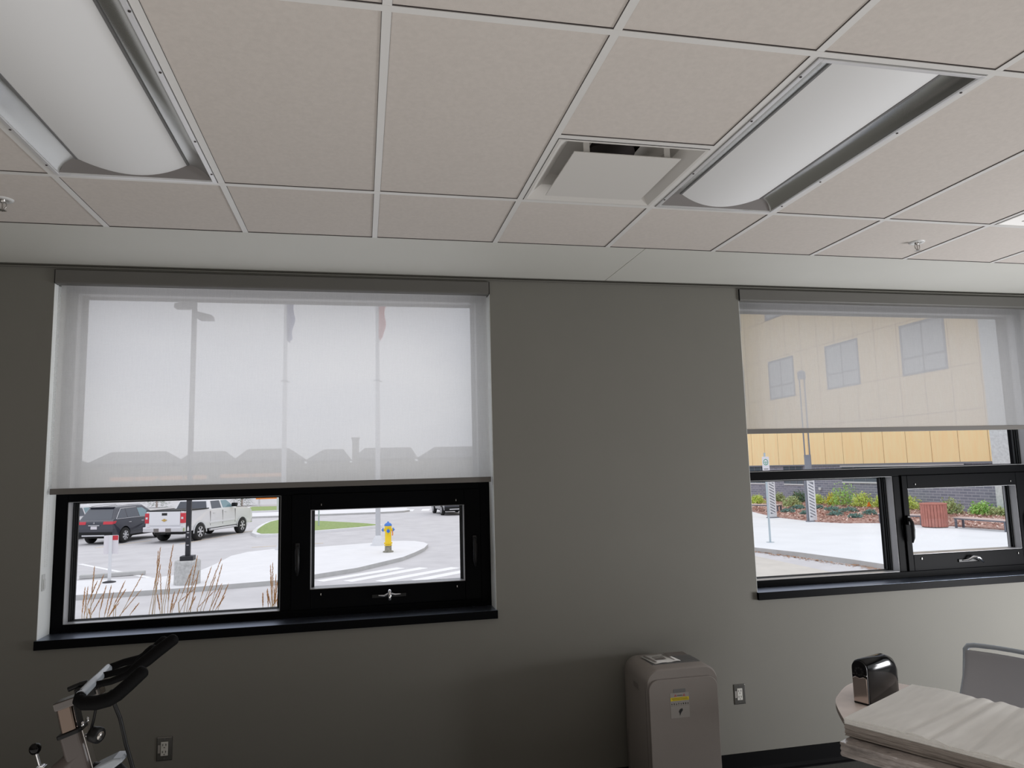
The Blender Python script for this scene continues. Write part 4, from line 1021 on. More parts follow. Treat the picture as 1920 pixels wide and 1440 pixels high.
def wheel(t, x, y, s, r=.37, w=.24, spokes=6):
    o = MB().lathe([(r * .62, -w / 2), (r * .92, -w / 2), (r, -w * .36), (r, w * .36), (r * .92, w / 2), (r * .62, w / 2)], (0, 0, 0), 32, axis='y', cap=False).build('tyre', 'tyre', t, loc=(x, y, r))
    m = MB(); m.lathe([(r * .56, 0), (r * .66, 0), (r * .66, .02)], (0, s * (w / 2 - .012), 0), 28, axis='y', cap=False)
    for i in range(spokes):
        a = 2 * PI * i / spokes; ca, sa = math.cos(a), math.sin(a); b = .13
        pts = [(.03, -b * .16), (.03, b * .16), (r * .6, b * .32), (r * .6, -b * .32)]
        q = [(u_ * ca - v_ * sa, u_ * sa + v_ * ca) for u_, v_ in pts]
        m.prism(q, s * (w / 2 - .03), s * (w / 2 - .004))
    m.lathe([(.06, s * (w / 2 - .04)), (.06, s * (w / 2 + .005)), (.0001, s * (w / 2 + .01))], (0, 0, 0), 14, axis='y')
    m.build('wheel_rim', 'rim', o)
    MB().lathe([(r * .6, s * (w / 2 - .06)), (.0001, s * (w / 2 - .06))], (0, 0, 0), 24, axis='y').build('brake_backing', 'ink', o)
def quadp(m, pts, off, s):
    m.add([(x, s * y, z) for x, y, z in pts], [tuple(range(len(pts)))])
def pickup(x, y, rz, sc):
    t = thing('pickup_truck', 'white crew cab pickup truck parked with its tailgate towards the window', 'pickup truck', (x, y, ZG), rz, scale=sc)
    W = .99; ins = lambda z: .03 + max(0, z - 1.0) * .10 + max(0, .75 - z) * .08
    # x=0 rear axle, 3.64 front axle
    body = arch_profile([(4.52, .55), (4.62, .75), (4.60, 1.05), (4.50, 1.20), (4.20, 1.27), (3.05, 1.34), (.72, 1.36), (.70, 1.38), (-1.17, 1.40), (-1.19, .62)], -1.17, 4.45, .50, (0, 3.64), .47)
    m = MB(); loft_body(m, body, W, ins); m.build('body', 'car_white', t, bevel=.03)
    # cab
    def tap(pts_b, pts_t, mm):
        n = len(pts_b); mm.add(pts_b + pts_t, [(i, (i + 1) % n, (i + 1) % n + n, i + n) for i in range(n)] + [tuple(range(n, 2 * n))])
    zb, zt = 1.33, 1.81; wb, wt = .93, .74
    m = MB(); tap([(.74, -wb, zb), (3.22, -wb, zb), (3.22, wb, zb), (.74, wb, zb)], [(.92, -wt, zt), (2.42, -wt, zt), (2.42, wt, zt), (.92, wt, zt)], m)
    cab = m.build('cab', 'car_white', t, bevel=.06, seg=3)
    def side(s, xa, xb, fa, fb, name, mt):
        # window on the slanted flank between fractions fa..fb of height
        def P(x, f): return (x, s * (wb + (wt - wb) * f + .006), zb + (zt - zb) * f)
        m = MB(); m.add([P(xa[0], fa), P(xb[0], fa), P(xb[1], fb), P(xa[1], fb)], [(0, 1, 2, 3)]); m.build(name, mt, cab)
    for s in (-1, 1):
        side(s, (.98, 1.06), (1.80, 1.80), .12, .86, 'rear_side_window', 'car_glass')
        side(s, (1.92, 1.92), (2.92, 2.42), .12, .86, 'front_side_window', 'cab_glass')
        m = MB(); m.box(2.62, 2.80, s * .98 - .06, s * .98 + .14 * s if s > 0 else s * .98 + .06, 1.40, 1.58) if s > 0 else m.box(2.62, 2.80, -1.18, -.95, 1.40, 1.58); m.build('side_mirror', 'black_plastic', t, bevel=.02)
        for hx in (1.05, 2.05): MB().box(hx, hx + .16, s * (W - .055) - .02, s * (W - .055) + .02, 1.16, 1.19).build('door_handle', 'rim', t)
        for dx in (.82, 1.86, 2.98): MB().box(dx, dx + .014, s * (W - .045) - .02, s * (W - .045) + .016, .62, 1.28).build('door_seam', 'ac_line', t)
        m = MB(); m.box(.75, 2.95, s * (W - .02) - .012, s * (W - .02) + .012, .72, .80); m.build('door_moulding', 'car_white', t, bevel=.01)
        m = MB(); n = 16
        for wx in (0, 3.64):
            vs = []; fs = []
            for i in range(n + 1):
                a = PI * i / n
                for r in (.465, .535): vs.append((wx + r * math.cos(a), s * (W - .012), .36 + r * math.sin(a)))
            for i in range(n): fs.append((2 * i, 2 * i + 1, 2 * i + 3, 2 * i + 2))
            m.add(vs, fs)
        m.build('wheel_arch_trim', 'trim_white', t)
        MB().tube([(.75, s * .98, .42), (3.0, s * .98, .42)], .05, 8).build('running_board', 'rim', t)
    m = MB(); f = lambda q: (.74 + .18 * q - .006, zb + (zt - zb) * q, wb + (wt - wb) * q)
    a, b_ = f(.12), f(.86); m.add([(a[0], -a[2] + .12, a[1]), (a[0], a[2] - .12, a[1]), (b_[0], b_[2] - .10, b_[1]), (b_[0], -b_[2] + .10, b_[1])], [(0, 1, 2, 3)]); m.build('rear_window', 'car_glass', cab)
    g = lambda q: (3.22 - .80 * q + .008, zb + (zt - zb) * q, wb + (wt - wb) * q)
    a, b_ = g(.08), g(.9); m = MB(); m.add([(a[0], -a[2] + .08, a[1]), (a[0], a[2] - .08, a[1]), (b_[0], b_[2] - .06, b_[1]), (b_[0], -b_[2] + .06, b_[1])], [(0, 1, 2, 3)]); m.build('windscreen', 'car_glass', cab)
    MB().box(-1.10, .68, -.80, .80, 1.405, 1.43).build('bed_interior', 'ink', t)
    for s in (-1, 1): MB().box(-1.17, .70, s * .89 - .07, s * .89 + .07, 1.40, 1.445).build('bed_rail', 'black_plastic', t, bevel=.01)
    tg = MB().box(-1.225, -1.18, -.76, .76, .78, 1.40).build('tailgate', 'car_white', t, bevel=.02)
    MB().box(-1.232, -1.16, -.76, .76, 1.395, 1.44).build('tailgate_cap', 'black_plastic', tg, bevel=.01)
    MB().box(-1.235, -1.222, -.13, .13, 1.22, 1.33).build('tailgate_handle', 'ink', tg, bevel=.01)
    m = MB(); m.prism([(-.13, 1.035), (-.045, 1.035), (-.045, 1.07), (.045, 1.07), (.045, 1.035), (.13, 1.035), (.105, .985), (.045, .985), (.045, .955), (-.045, .955), (-.045, .985), (-.105, .985)], -1.245, -1.226, 'x'); m.build('emblem', 'gold', tg)
    for s in (-1, 1):
        l = MB().box(-1.225, -1.05, s * .87 - .095, s * .87 + .095, .88, 1.32).build('tail_light', 'tail', t, bevel=.015)
        MB().box(-1.23, -1.22, s * .87 - .05, s * .87 + .05, 1.06, 1.15).build('reverse_lamp', 'trim_white', l)
    bp = MB().box(-1.36, -1.15, -.98, .98, .50, .72).build('rear_bumper', 'chrome', t, bevel=.04)
    MB().box(-1.365, -1.355, -.42, .42, .49, .66).build('bumper_step', 'ac_line', bp)
    MB().box(-1.375, -1.365, -.16, .16, .52, .67).build('licence_plate', 'plate', t, bevel=.005)
    MB().box(-1.30, -1.1, -.12, .12, .40, .48).build('tow_hitch', 'ink', t)
    MB().box(4.50, 4.70, -.94, .94, .48, .78).build('front_bumper', 'chrome', t, bevel=.05)
    MB().box(-.9, 4.2, -.70, .70, .36, .60).build('chassis', 'ink', t)
    for wx in (0, 3.64):
        for s in (-1, 1): wheel(t, wx, s * .86, s, .40, .27, 6)
pickup(-7.36, 33.20, math.radians(69), 1.04)
def suv(x, y, rz, paint, label, sc=1.03):
    t = thing('parked_suv', label, 'car', (x, y, ZG), rz, scale=sc)
    W = .90; ins = lambda z: .02 + max(0, z - .9) * .12 + max(0, .6 - z) * .12
    body = arch_profile([(3.55, .48), (3.62, .70), (3.50, .92), (3.30, 1.0), (2.45, 1.08), (-.78, 1.12), (-.90, 1.02), (-.93, .70), (-.90, .48)], -.80, 3.45, .34, (0, 2.67), .41)
    m = MB(); loft_body(m, body, W, ins); m.build('body', paint, t, bevel=.04, seg=3)
    zb, zt = 1.06, 1.66; wb, wt = .86, .64
    m = MB(); n = 4
    A_ = [(-.82, -wb, zb), (2.62, -wb, zb), (2.62, wb, zb), (-.82, wb, zb)]; B_ = [(-.40, -wt, zt), (1.55, -wt, zt + .02), (1.55, wt, zt + .02), (-.40, wt, zt)]
    m.add(A_ + B_, [(i, (i + 1) % n, (i + 1) % n + n, i + n) for i in range(n)] + [(4, 5, 6, 7)])
    cab = m.build('greenhouse', paint, t, bevel=.07, seg=3)
    def P(x, f, s): return (x, s * (wb + (wt - wb) * f + .007), zb + (zt - zb) * f)
    for s in (-1, 1):
        for xa, xb, nm, mt in (((-.52, -.22), (.12, .12), 'quarter_window', 'car_glass'), ((.20, .20), (1.02, .98), 'rear_side_window', 'car_glass'), ((1.10, 1.06), (2.15, 1.46), 'front_side_window', 'cab_glass')):
            m = MB(); m.add([P(xa[0], .14, s), P(xb[0], .14, s), P(xb[1], .80, s), P(xa[1], .80, s)], [(0, 1, 2, 3)]); m.build(nm, mt, cab)
        m = MB(); m.tube([P(-.62, .10, s), P(.5, .10, s), P(2.2, .10, s)], .012, 6); m.tube([P(-.62, .10, s), P(-.30, .60, s), P(-.14, .84, s), P(1.0, .88, s)], .012, 6); m.build('window_trim', 'chrome', cab)
        MB().tube([P(-.3, 1.06, s), P(.5, 1.12, s), P(1.4, 1.10, s)], .018, 8).build('roof_rail', 'rim', cab)
        l = MB(); l.prism([(-.935, .90), (-.70, .93), (-.62, 1.04), (-.90, 1.03)], s * .88, s * .42); l.build('tail_light', 'tail', t, bevel=.01)
        MB().box(-.945, -.90, s * .70 - .10, s * .70 + .10, .44, .52).build('bumper_reflector', 'tail', t, bevel=.01)
        m = MB(); m.box(1.95, 2.12, s * .98 - .07, s * .98 + .07, 1.06, 1.20); m.build('side_mirror', paint, t, bevel=.03)
        for hx in (.25, 1.18): MB().box(hx, hx + .15, s * (W - .02) - .02, s * (W - .02) + .02, .92, .95).build('door_handle', 'rim', t)
    f = lambda q: (-.82 + .42 * q - .008, zb + (zt - zb) * q, wb + (wt - wb) * q)
    a, b_ = f(.08), f(.82); m = MB(); m.add([(a[0], -a[2] + .10, a[1]), (a[0], a[2] - .10, a[1]), (b_[0], b_[2] - .08, b_[1]), (b_[0], -b_[2] + .08, b_[1])], [(0, 1, 2, 3)]); m.build('rear_window', 'car_glass', cab)
    MB().box(-.52, -.34, -.60, .60, 1.63, 1.67).build('spoiler', paint, cab, bevel=.02)
    m = MB(); m.prism([(-.93, .34), (-.97, .42), (-.95, .56), (-.88, .56), (-.86, .34)], -.86, .86); m.build('rear_bumper', 'black_plastic', t, bevel=.02)
    MB().box(-.985, -.94, -.55, .55, .38, .44).build('skid_plate', 'rim', t, bevel=.01)
    MB().box(-.955, -.92, -.27, .27, .84, .875).build('chrome_strip', 'chrome', t, bevel=.005)
    m = MB()
    for dx, dz in ((0, .03), (-.026, -.012), (.026, -.012)): m.prism([(dx, dz + .965 + .026), (dx + .017, dz + .965), (dx, dz + .965 - .026), (dx - .017, dz + .965)], -.945, -.925, 'x')
    m.build('emblem', 'chrome', t)
    MB().box(-.955, -.925, -.15, .15, .69, .82).build('licence_plate', 'plate', t, bevel=.004)
    MB().box(-.6, 3.2, -.68, .68, .26, .5).build('chassis', 'ink', t)
    for wx in (0, 2.67):
        for s in (-1, 1): wheel(t, wx, s * .80, s, .35, .22, 7)
suv(-10.72, 33.65, math.radians(72), 'car_dark', 'dark blue-black SUV parked left of the white pickup truck')
suv(-13.9, 36.0, math.radians(74), 'car_white', 'white SUV mostly hidden at the left edge of the left window pane')
suv(-17.3, 40.5, math.radians(80), 'car_white', 'far white car roof glimpsed above the other parked cars')
suv(7.35, 45.2, math.radians(96), 'car_dark', 'dark vehicle seen from behind at the top of the sash pane')

# ---------------------------------------------------------------- right-hand wing of the building
BX = 34.0
def wing():
    t = thing('school_wing', 'tan wood-clad wing on a grey brick base seen through the right window', 'building', (31.87, 37.13, -.96), scale=.935)
    y0, y1 = 27.5 - 40, 75 - 40
    ztop = 17.5
    m = MB(); m.box(0, .3, y0, y1, -.05, 2.86)
    m.build('brick_base', 'brick', t)
    MB().box(-.12, .3, y0, y1, 2.74, ztop).build('wood_cladding', 'wood_panel', t)
    # joints of the cladding boards
    m = MB(); y = y0 + .5
    k = 0
    while y < y1: m.box(-.127, -.12, y - .012, y + .012, 2.74, ztop); y += 1.98; k += 1
    for z in (5.62, 8.1, 11.4, 14.6): m.box(-.127, -.12, y0, y1, z - .012, z + .012)
    m.build('panel_joints', 'seam', t)
    MB().box(-.16, .3, y0, y1, 2.66, 2.76).build('soffit_flashing', 'pole_grey', t)
    for z0, z1 in ((8.10, 11.15), (14.66, 17.0)):
        for cy in (6.65, -.75, -8.1, 14.0, 21.4):
            f = MB(); ring(f, cy - 1.75, cy + 1.75, z0 - .05, z1 + .05, cy - 1.6, cy + 1.6, z0 + .08, z1 - .08, 0, 1)
            f.v = [(-.15 if y == 0 else -.02, x, z) for x, y, z in f.v]; w = f.build('window_surround', 'pole_grey', t)
            MB().box(-.13, -.122, cy - 1.6, cy + 1.6, z0 + .08, z1 - .08).build('pane', 'bwin_pale', w)
            m = MB(); m.box(-.15, -.125, cy - .04, cy + .04, z0, z1); m.box(-.15, -.125, cy - 1.6, cy + 1.6, z0 + .95, z0 + 1.05); m.build('glazing_bar', 'pole_grey', w)
    for ya, yb, za, zb in ((-3.3, .3, 1.55, 2.66), (4.9, 7.4, 1.30, 2.66), (9.8, 12.6, 1.30, 2.66)):
        w = MB().box(-.02, .02, ya, yb, za, zb).build('ground_floor_window', 'bwin', t)
        m = MB(); m.box(-.06, 0, ya - .05, yb + .05, za - .10, za); m.build('window_sill_stone', 'trim_white', w)
        m = MB(); n = 3
        for i in range(n + 1): yy = ya + (yb - ya) * i / n; m.box(-.04, 0, yy - .03, yy + .03, za, zb)
        m.build('mullions', 'pole_grey', w)
    m = MB(); m.box(-.05, .02, -10.2, -1.5, 2.36, 2.66); m.build('clerestory_band', 'bwin', t)
    m = MB(); m.box(-.09, -.05, -10.2, .4, 2.55, 2.66); m.build('soffit_light_band', 'trim_white', t)
    MB().box(-.12, -.02, 2.72, 2.98, .88, 1.08).build('wall_lamp', 'trim_white', t, bevel=.02)
    return t
wing()
def stone_pier():
    t = thing('block_pier', 'pale grey concrete block pier at the right end of the wood cladding', 'column', (31.63, 25.16, -.96), scale=.935)
    MB().box(-.3, .3, -.9, .28, 0, 17.5).build('pier', 'stone', t, bevel=.02)
    m = MB()
    for z in range(1, 17): m.box(-.305, .30, -.905, .285, z - .01, z + .01)
    m.build('block_joints', 'trim_white', t)
stone_pier()
# mulch bed: one surface with scattered bark
bed = [(31.95, 15.4), (25.86, 17.73), (25.58, 19.33), (25.3, 21.79), (24.54, 23.58), (23.88, 24.62), (22.74, 25.1), (22.18, 26.42), (22.27, 30.1), (23.12, 33.03), (23.78, 35.11), (25.11, 38.52), (26.52, 48.91), (31.95, 52)]
m = MB()
m.cur = 0; m.prism(bed, ZG - .02, ZG + .20, 'z')
o = m.build('ground_mulch_bed', 'mulch'); struct(o)
rnd = random.Random(11); m = MB()
def inside(x, y):
    c = False; j = len(bed) - 1
    for i in range(len(bed)):
        if (bed[i][1] > y) != (bed[j][1] > y) and x < (bed[j][0] - bed[i][0]) * (y - bed[i][1]) / (bed[j][1] - bed[i][1]) + bed[i][0]: c = not c
        j = i
    return c
k = 0
while k < 7000:
    x, y = rnd.uniform(22, 31.8), rnd.uniform(17, 47)
    if not inside(x, y): continue
    k += 1; a = rnd.uniform(0, PI); l = rnd.uniform(.05, .12); w = rnd.uniform(.015, .035); z = ZG + .2 + rnd.uniform(.0, .03); tz = rnd.uniform(-.05, .06)
    c, s = math.cos(a), math.sin(a); m.cur = rnd.choice([0, 0, 1, 2])
    m.add([(x - c * l + s * w, y - s * l - c * w, z), (x - c * l - s * w, y - s * l + c * w, z + .01), (x + c * l - s * w, y + s * l + c * w, z + tz + .03), (x + c * l + s * w, y + s * l - c * w, z + tz + .02)], [(0, 1, 2, 3)])
tag(m.build('bark_mulch', ['mulch', mat('bark_pale', (.74, .58, .50), 1.), mat('bark_dark', (.26, .10, .07), 1.)]), 'reddish bark mulch chips covering the planting bed by the brick wall', 'mulch', kind='stuff')
# dry leaves along the plaza kerb
m = MB()
for k in range(500):
    f = rnd.random(); x = 13.9 + .55 * f - abs(rnd.gauss(0, .18)); y = 21 - 8 * f; x = 14.05 + (1.15 if y < 14.5 else (20.5 - y) * .17) - abs(rnd.gauss(0, .16)) - .12
    a = rnd.uniform(0, 6.3); r = rnd.uniform(.02, .045); z = ZG + .012
    m.add([(x + r * math.cos(a + q * 1.6), y + r * math.sin(a + q * 1.6), z + rnd.uniform(0, .02)) for q in range(4)], [(0, 1, 2, 3)])
tag(m.build('dry_leaves', mat('dead_leaf', (.42, .24, .14), 1.)), 'brown dry leaves blown along the foot of the plaza kerb', 'leaves', kind='stuff')

def bench(x, y, rz, L, label):
    t = thing('bench', label, 'bench', (x, y, ZG + .15), rz, group='plaza benches')
    m = MB()
    for i in range(4): m.box(-L / 2, L / 2, -.24 + i * .125, -.24 + i * .125 + .11, .40, .44)
    m.build('seat', 'bench_wood', t, bevel=.004)
    MB().box(-L / 2 + .03, L / 2 - .03, -.235, .235, .35, .40).build('seat_frame', 'bench_leg', t)
    for sx in (-1, 1):
        for sy in (-1, 1): MB().box(sx * (L / 2 - .08) - .04, sx * (L / 2 - .08) + .04, sy * .19 - .03, sy * .19 + .03, 0, .35).build('leg', 'bench_leg', t, bevel=.005)
bench(25.14, 20.03, math.radians(-85), 2.3, 'bench with pale wood seat and grey legs to the right of the brown bin')
bench(24.52, 23.64, math.radians(-70), 2.0, 'bench with grey legs just left of the brown bin, partly behind it')
bench(23.95, 34.18, math.radians(-60), 2.4, 'pale bench at the far left end of the mulch bed')
def trash_bin():
    t = thing('litter_bin', 'round brown slatted litter bin between two benches on the plaza', 'litter bin', (24.50, 21.80, ZG + .15))
    r = .49
    MB().lathe([(r - .05, .04), (r - .05, .93), (r - .09, .95)], n=36).build('liner', 'ink', t)
    for i in range(26):
        a = 2 * PI * i / 26; m = MB(); m.T = Matrix.Rotation(a, 4, 'Z'); m.box(r - .045, r, -.052, .052, .03, .98); m.build('slat', 'bin_wood', t, bevel=.008)
    MB().lathe([(r - .02, .93), (r + .02, .94), (r + .02, .985), (r - .12, 1.0), (r - .14, .97)], n=36).build('top_ring', 'bin_wood', t)
    for i in range(4):
        a = PI / 4 + i * PI / 2; MB().box(-.04, .04, -.04, .04, -.001, .05).build('foot', 'bench_leg', t, loc=((r - .08) * math.cos(a), (r - .08) * math.sin(a), 0))
trash_bin()
def shrub(kind, x, y, r, h, label, group=None):
    t = thing('shrub', label, 'shrub', (x, y, ZG + .19), group=group)
    rnd = random.Random(int(x * 100 + y * 7)); m = MB(); st = MB()
    low = h < r * .9
    for b in range(14):
        a = rnd.uniform(0, 6.28); q = rnd.uniform(.2, .8); tip = Vector((math.cos(a) * r * q, math.sin(a) * r * q, h * rnd.uniform(.5, 1)))
        st.tube([(0, 0, 0), tip * .6, tip], [.02, .012, .004], 5)
    for k in range(1100):
        a = rnd.uniform(0, 6.28); ph = math.acos(rnd.uniform(-.15, 1)); rr = rnd.uniform(.55, 1.0)
        lump = 1 + .22 * math.sin(a * 3 + ph * 4 + x) + .12 * math.sin(a * 7 - y)
        p = Vector((r * rr * lump * math.sin(ph) * math.cos(a), r * rr * lump * math.sin(ph) * math.sin(a), max(.01, h * (.15 + .85 * rr * lump * math.cos(ph)) * .93)))
        n = Vector((rnd.uniform(-1, 1), rnd.uniform(-1, 1), rnd.uniform(.1, 1))).normalized(); w = n.cross(Vector((rnd.uniform(-1, 1), rnd.uniform(-1, 1), rnd.uniform(-1, 1)))).normalized(); l = n.cross(w)
        s = rnd.uniform(.03, .06) * (1.2 if not low else .8)
        m.add([p - w * s * .5, p + l * s, p + w * s * .5, p - l * s], [(0, 1, 2, 3)])
    m.build('foliage', 'lf_' + kind, t); st.build('stems', 'stalk', t)
SH = [('yellow_green', 27.61, 40.78, 0.47, 0.65, 'yellow-green shrub beside the far left bench'),
 ('olive', 30.18, 42.36, 0.47, 0.67, 'olive shrub against the brick, between the two slotted columns'),
 ('dark', 30.65, 40.59, 0.5, 0.86, 'dark green upright shrub just left of the taller slotted column'),
 ('olive', 27.56, 36.66, 0.56, 0.67, 'pale olive shrub in front of the dark upright shrub'),
 ('yellow_green', 30.46, 38.34, 0.5, 0.67, 'yellow-green shrub just right of the taller slotted column'),
 ('yellow', 30.84, 37.22, 0.43, 0.78, 'bright yellow shrub at the left flank of the biggest green shrub'),
 ('green', 30.37, 35.45, 0.84, 1.35, 'biggest bright green shrub in the middle of the bed'),
 ('yellow_green', 30.56, 34.04, 0.62, 0.92, 'yellow-green shrub right of the biggest green shrub'),
 ('yellow_green', 30.93, 32.83, 0.47, 0.78, 'yellow-green shrub at the mullion edge of the fixed pane'),
 ('blue', 24.57, 32.45, 0.36, 0.24, 'low blue-green juniper mound nearest the white slotted column'),
 ('blue', 26.72, 34.7, 0.4, 0.26, 'low blue-green juniper mound in front of the olive shrub'),
 ('blue', 24.48, 30.58, 0.34, 0.24, 'low blue-green juniper mound at the front, left of the taller column'),
 ('blue', 27.56, 34.04, 0.36, 0.26, 'small blue-green juniper mound right beside the taller column'),
 ('blue', 27.19, 32.17, 0.45, 0.26, 'rear blue-green juniper mound below the yellow shrub'),
 ('blue', 25.04, 28.99, 0.36, 0.26, 'front blue-green juniper mound below the yellow shrub'),
 ('blue', 27.28, 30.86, 0.47, 0.28, 'rear blue-green juniper mound below the biggest green shrub'),
 ('blue', 24.85, 27.22, 0.36, 0.22, 'front blue-green juniper mound below the biggest green shrub'),
 ('blue', 26.82, 28.62, 0.34, 0.28, 'blue-green juniper mound beside the orange marker flag'),
 ('yellow_green', 30.93, 30.86, 0.67, 0.86, 'yellow-green shrub left of the brown litter bin'),
 ('olive', 28.59, 28.71, 0.5, 0.39, 'low olive plant under the shrub left of the litter bin'),
 ('olive', 30.18, 27.03, 0.54, 0.78, 'olive shrub just right of the brown litter bin'),
 ('green', 30.84, 25.82, 0.56, 0.67, 'rounded grey-green shrub above the right bench'),
 ('olive', 30.84, 24.88, 0.45, 0.43, 'low olive shrub at the right end of the brick wall')]
for k_, x_, y_, r_, h_, l_ in SH: shrub(k_, x_, y_, r_, h_, l_, 'shrubs in the mulch bed')
t = thing('marker_flag', 'small orange marker flag stuck in the mulch bed', 'flag', (29.5, 32.1, ZG + .19))
MB().tube([(0, 0, 0), (0, 0, .40)], .008, 6).build('wire_stem', 'galv', t)
MB().prism([(-.14, .16), (.14, .18), (.03, .42), (-.04, .40)], -.01, .01).build('flag_cloth', 'orange', t)

# ---------------------------------------------------------------- far houses, fence, trees
def hip_house(x0, x1, ridge0, ridge1, zr, label, y=125):
    t = thing('far_house', label, 'house', ((x0 + x1) / 2, y, ZG), group='far houses'); c = (x0 + x1) / 2; zr = zr - ZG; ze = zr - 2.1
    MB().box(x0 + .5 - c, x1 - .5 - c, 0, 9, 0, ze).build('walls', 'house', t)
    m = MB(); a, b, r0, r1 = x0 - c, x1 - c, ridge0 - c, ridge1 - c
    m.add([(a, -.6, ze), (b, -.6, ze), (b, 9.6, ze), (a, 9.6, ze), (r0, 4.5, zr), (r1, 4.5, zr)], [(0, 1, 5, 4), (1, 2, 5), (2, 3, 4, 5), (3, 0, 4), (0, 3, 2, 1)])
    m.build('roof', 'roof', t)
    for i in range(3):
        cx = a + (b - a) * (i + .5) / 3
        w = MB().box(cx - .7, cx + .7, -.05, .02, 3.0, 4.2).build('window', 'bwin', t)
    MB().box(a + 1.2, a + 5.2, -.06, .02, .1, 2.4).build('garage_door', 'house', t)
hip_house(-43, -29.5, -40.8, -32.0, 6.45, 'leftmost far house, grey silhouette through the blind')
hip_house(-29.4, -20.5, -27.8, -22.4, 6.30, 'far house in line with the black lamp pole')
hip_house(-20.4, -8.8, -18.6, -11.6, 6.55, 'far house behind the dark blue flag pole')
hip_house(-8.7, -.6, -5.6, -2.2, 6.25, 'far house midway between the two flagpoles')
hip_house(-.5, 10.9, 1.6, 10.0, 6.35, 'far house behind the red flag pole')
hip_house(11.1, 24.6, 14.4, 21.6, 6.30, 'rightmost far house seen through the left blind')
hip_house(-60, -44, -57, -48, 6.2, 'far house beyond the left window jamb')
t = thing('chimney_stack', 'narrow dark stack rising above the far rooflines', 'chimney', (.1, 118, ZG)); MB().box(-.55, .55, -.4, .4, 0, 8.6).build('stack', 'house', t); MB().box(-.7, .7, -.55, .55, 8.6, 8.9).build('stack_cap', 'roof', t)
def fence(x0, x1, y, z, h, m_, label):
    t = thing('far_fence', label, 'fence', ((x0 + x1) / 2, y, ZG)); L = x1 - x0
    MB().box(-L / 2, L / 2, -.03, .03, z, z + h).build('fence_panel', m_, t)
    n = int(L / 3)
    for i in range(n + 1): MB().box(-L / 2 + L * i / n - .08, -L / 2 + L * i / n + .08, -.06, .06, 0, z + h + .1).build('fence_post', 'house', t)
fence(-31, -19, 98, 2.7, .55, 'fence', 'orange-brown rail fence far behind the lamp pole')
fence(-17.5, -9.5, 98, 2.8, .5, 'fence', 'orange-brown rail fence far behind the blue flag pole')
fence(-60, 30, 105, 0, 4.6, 'field', 'long tan embankment fence in front of the far houses')
def spruce(x, y, h, label):
    t = thing('spruce_tree', label, 'tree', (x, y, ZG)); rnd = random.Random(int(x * 10)); m = MB()
    MB().tube([(0, 0, 0), (0, 0, h)], [.10, .02], 8).build('trunk', 'bench_wood', t)
    for k in range(1400):
        f = rnd.random() ** .8; r = (1 - f) * h * .55 * rnd.uniform(.4, 1) + .05; a = rnd.uniform(0, 6.28); p = Vector((r * math.cos(a), r * math.sin(a), h * (f * .9 + .1) - r * .25)); q = p + Vector((math.cos(a) * .22, math.sin(a) * .22, -.06)); w = Vector((-math.sin(a), math.cos(a), 0)) * .05
        m.add([p - w, p + w, q], [(0, 1, 2)])
    m.build('needles', 'evergreen', t)
spruce(-19.5, 76, 3.0, 'small spruce tree above the dark SUV roof')
spruce(-10.6, 72, 2.6, 'small spruce tree behind the pickup truck bonnet')
t = thing('orange_barrier', 'orange roadwork barrier on the far road, above the pickup bonnet', 'barrier', (-7.4, 70, ZG))
MB().box(-1.6, 1.6, -.05, .05, .7, 1.5).build('barrier_board', 'orange', t); 
for x in (-1.3, 1.3): MB().box(x - .05, x + .05, -.3, .3, 0, .7).build('barrier_leg', 'trim_white', t)

# ------------------------------------------------------------------ world, lights, camera
w = bpy.data.worlds.new('World'); S.world = w; w.use_nodes = True; nt = w.node_tree
bg = nt.nodes['Background']; tc = nt.nodes.new('ShaderNodeTexCoord')
sep = nt.nodes.new('ShaderNodeSeparateXYZ'); nt.links.new(tc.outputs['Generated'], sep.inputs[0])
gr = nt.nodes.new('ShaderNodeValToRGB'); e = gr.color_ramp.elements
e[0].position = 0.; e[0].color = (.80, .82, .85, 1); e[1].position = .9; e[1].color = (1.5, 1.5, 1.52, 1)
mid = gr.color_ramp.elements.new(.35); mid.color = (.86, .88, .95, 1)
nt.links.new(sep.outputs['Z'], gr.inputs[0])
nz = nt.nodes.new('ShaderNodeTexNoise'); nz.inputs['Scale'].default_value = 3.2; nz.inputs['Detail'].default_value = 5
mp = nt.nodes.new('ShaderNodeMapping'); mp.inputs['Scale'].default_value = (1, 1, 3.0)
nt.links.new(tc.outputs['Generated'], mp.inputs[0]); nt.links.new(mp.outputs[0], nz.inputs['Vector'])
cr = nt.nodes.new('ShaderNodeValToRGB'); cr.color_ramp.elements[0].position = .35; cr.color_ramp.elements[0].color = (.80, .82, .88, 1); cr.color_ramp.elements[1].position = .65; cr.color_ramp.elements[1].color = (1.05, 1.05, 1.05, 1)
nt.links.new(nz.outputs['Fac'], cr.inputs[0])
mx = nt.nodes.new('ShaderNodeMix'); mx.data_type = 'RGBA'; mx.blend_type = 'MULTIPLY'; mx.inputs['Factor'].default_value = 1
nt.links.new(gr.outputs[0], mx.inputs['A']); nt.links.new(cr.outputs[0], mx.inputs['B']); nt.links.new(mx.outputs['Result'], bg.inputs[0])
bg.inputs[1].default_value = 1.0

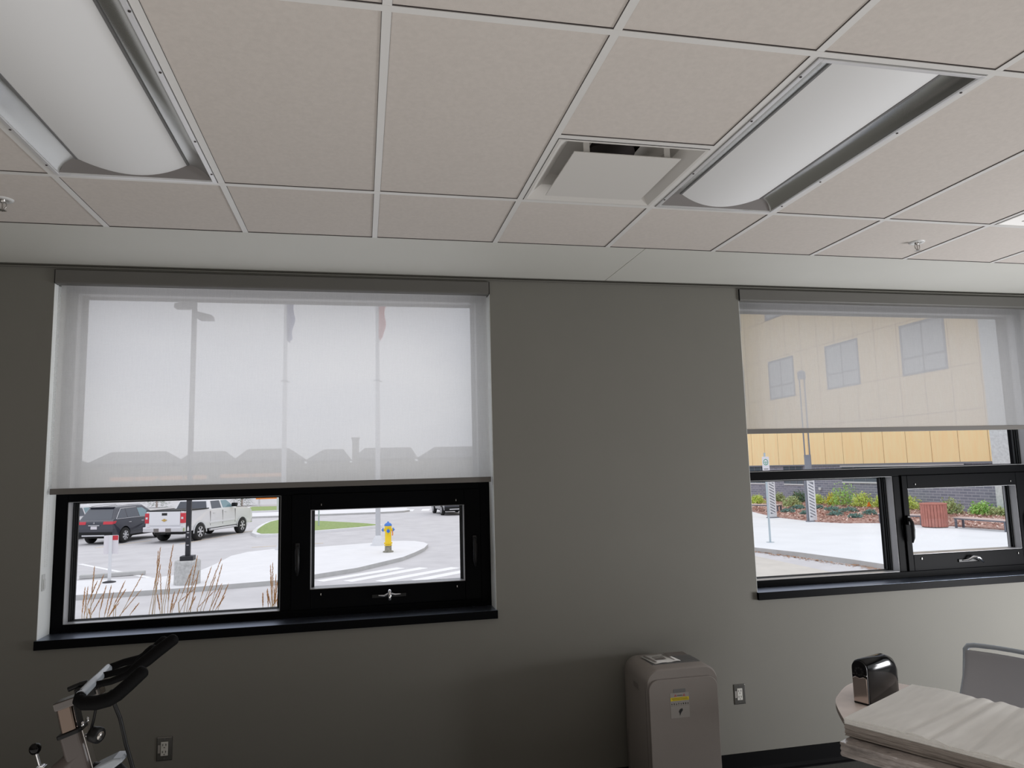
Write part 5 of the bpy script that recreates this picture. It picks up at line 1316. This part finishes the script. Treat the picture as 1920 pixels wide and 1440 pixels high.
def area(name, loc, rot, sx, sy, e, col=(1, 1, 1)):
    l = bpy.data.lights.new(name, 'AREA'); l.shape = 'RECTANGLE'; l.size = sx; l.size_y = sy; l.energy = e; l.color = col
    o = bpy.data.objects.new(name, l); COL.objects.link(o); o.location = loc; o.rotation_euler = rot; return o
# unseen fill lamps, added to stand in for daylight from the rest of the room
area('side_daylight_fill', (7.3, -2.7, 1.5), (0, PI / 2, 0), 1.7, 3.6, 26, (.93, .97, 1.))
area('corner_fill', (6.6, -1.8, .75), (0, PI / 2 + .05, -.35), 1.0, 1.0, 104, (.98, .98, 1.))  # added fill to brighten the wall below the right window
area('rear_daylight_fill', (2.4, -8.2, 1.3), (PI / 2, 0, 0), 7, 1.4, 6, (1., .95, .9))
area('ceiling_fill', (.6, -4.4, .25), (PI, 0, 0), 7.4, 5, 100, (1., .96, .92))  # added upward fill near the floor to brighten the ceiling
for i, (a, b) in enumerate(WIN):
    l = bpy.data.lights.new('sky_portal', 'AREA'); l.shape = 'RECTANGLE'; l.size = b - a; l.size_y = ZT - ZS; l.cycles.is_portal = True
    o = bpy.data.objects.new('sky_portal', l); COL.objects.link(o); o.location = ((a + b) / 2, WALL_T + .02, (ZS + ZT) / 2); o.rotation_euler = (-PI / 2, 0, 0)

cam = bpy.data.cameras.new('camera'); co = bpy.data.objects.new('camera', cam); COL.objects.link(co); S.camera = co
cam.sensor_width = 36; cam.lens = 1337.61 / 1920 * 36; cam.clip_start = .05; cam.clip_end = 2000
yaw, pit, rol = .2087, .1186, -.0258
fw = Vector((math.sin(yaw) * math.cos(pit), math.cos(yaw) * math.cos(pit), math.sin(pit)))
r0 = Vector((math.cos(yaw), -math.sin(yaw), 0)); u0 = r0.cross(fw)
rt = r0 * math.cos(rol) + u0 * math.sin(rol); up = -r0 * math.sin(rol) + u0 * math.cos(rol)
co.matrix_world = Matrix(((rt.x, up.x, -fw.x, 1.1569), (rt.y, up.y, -fw.y, -4.1754), (rt.z, up.z, -fw.z, 1.8445), (0, 0, 0, 1)))
S.view_settings.view_transform = 'Standard'; S.view_settings.look = 'None'
S.cycles.use_denoising = True; S.cycles.max_bounces = 12; S.cycles.transparent_max_bounces = 24; S.cycles.diffuse_bounces = 6
S.cycles.sample_clamp_indirect = 2.5
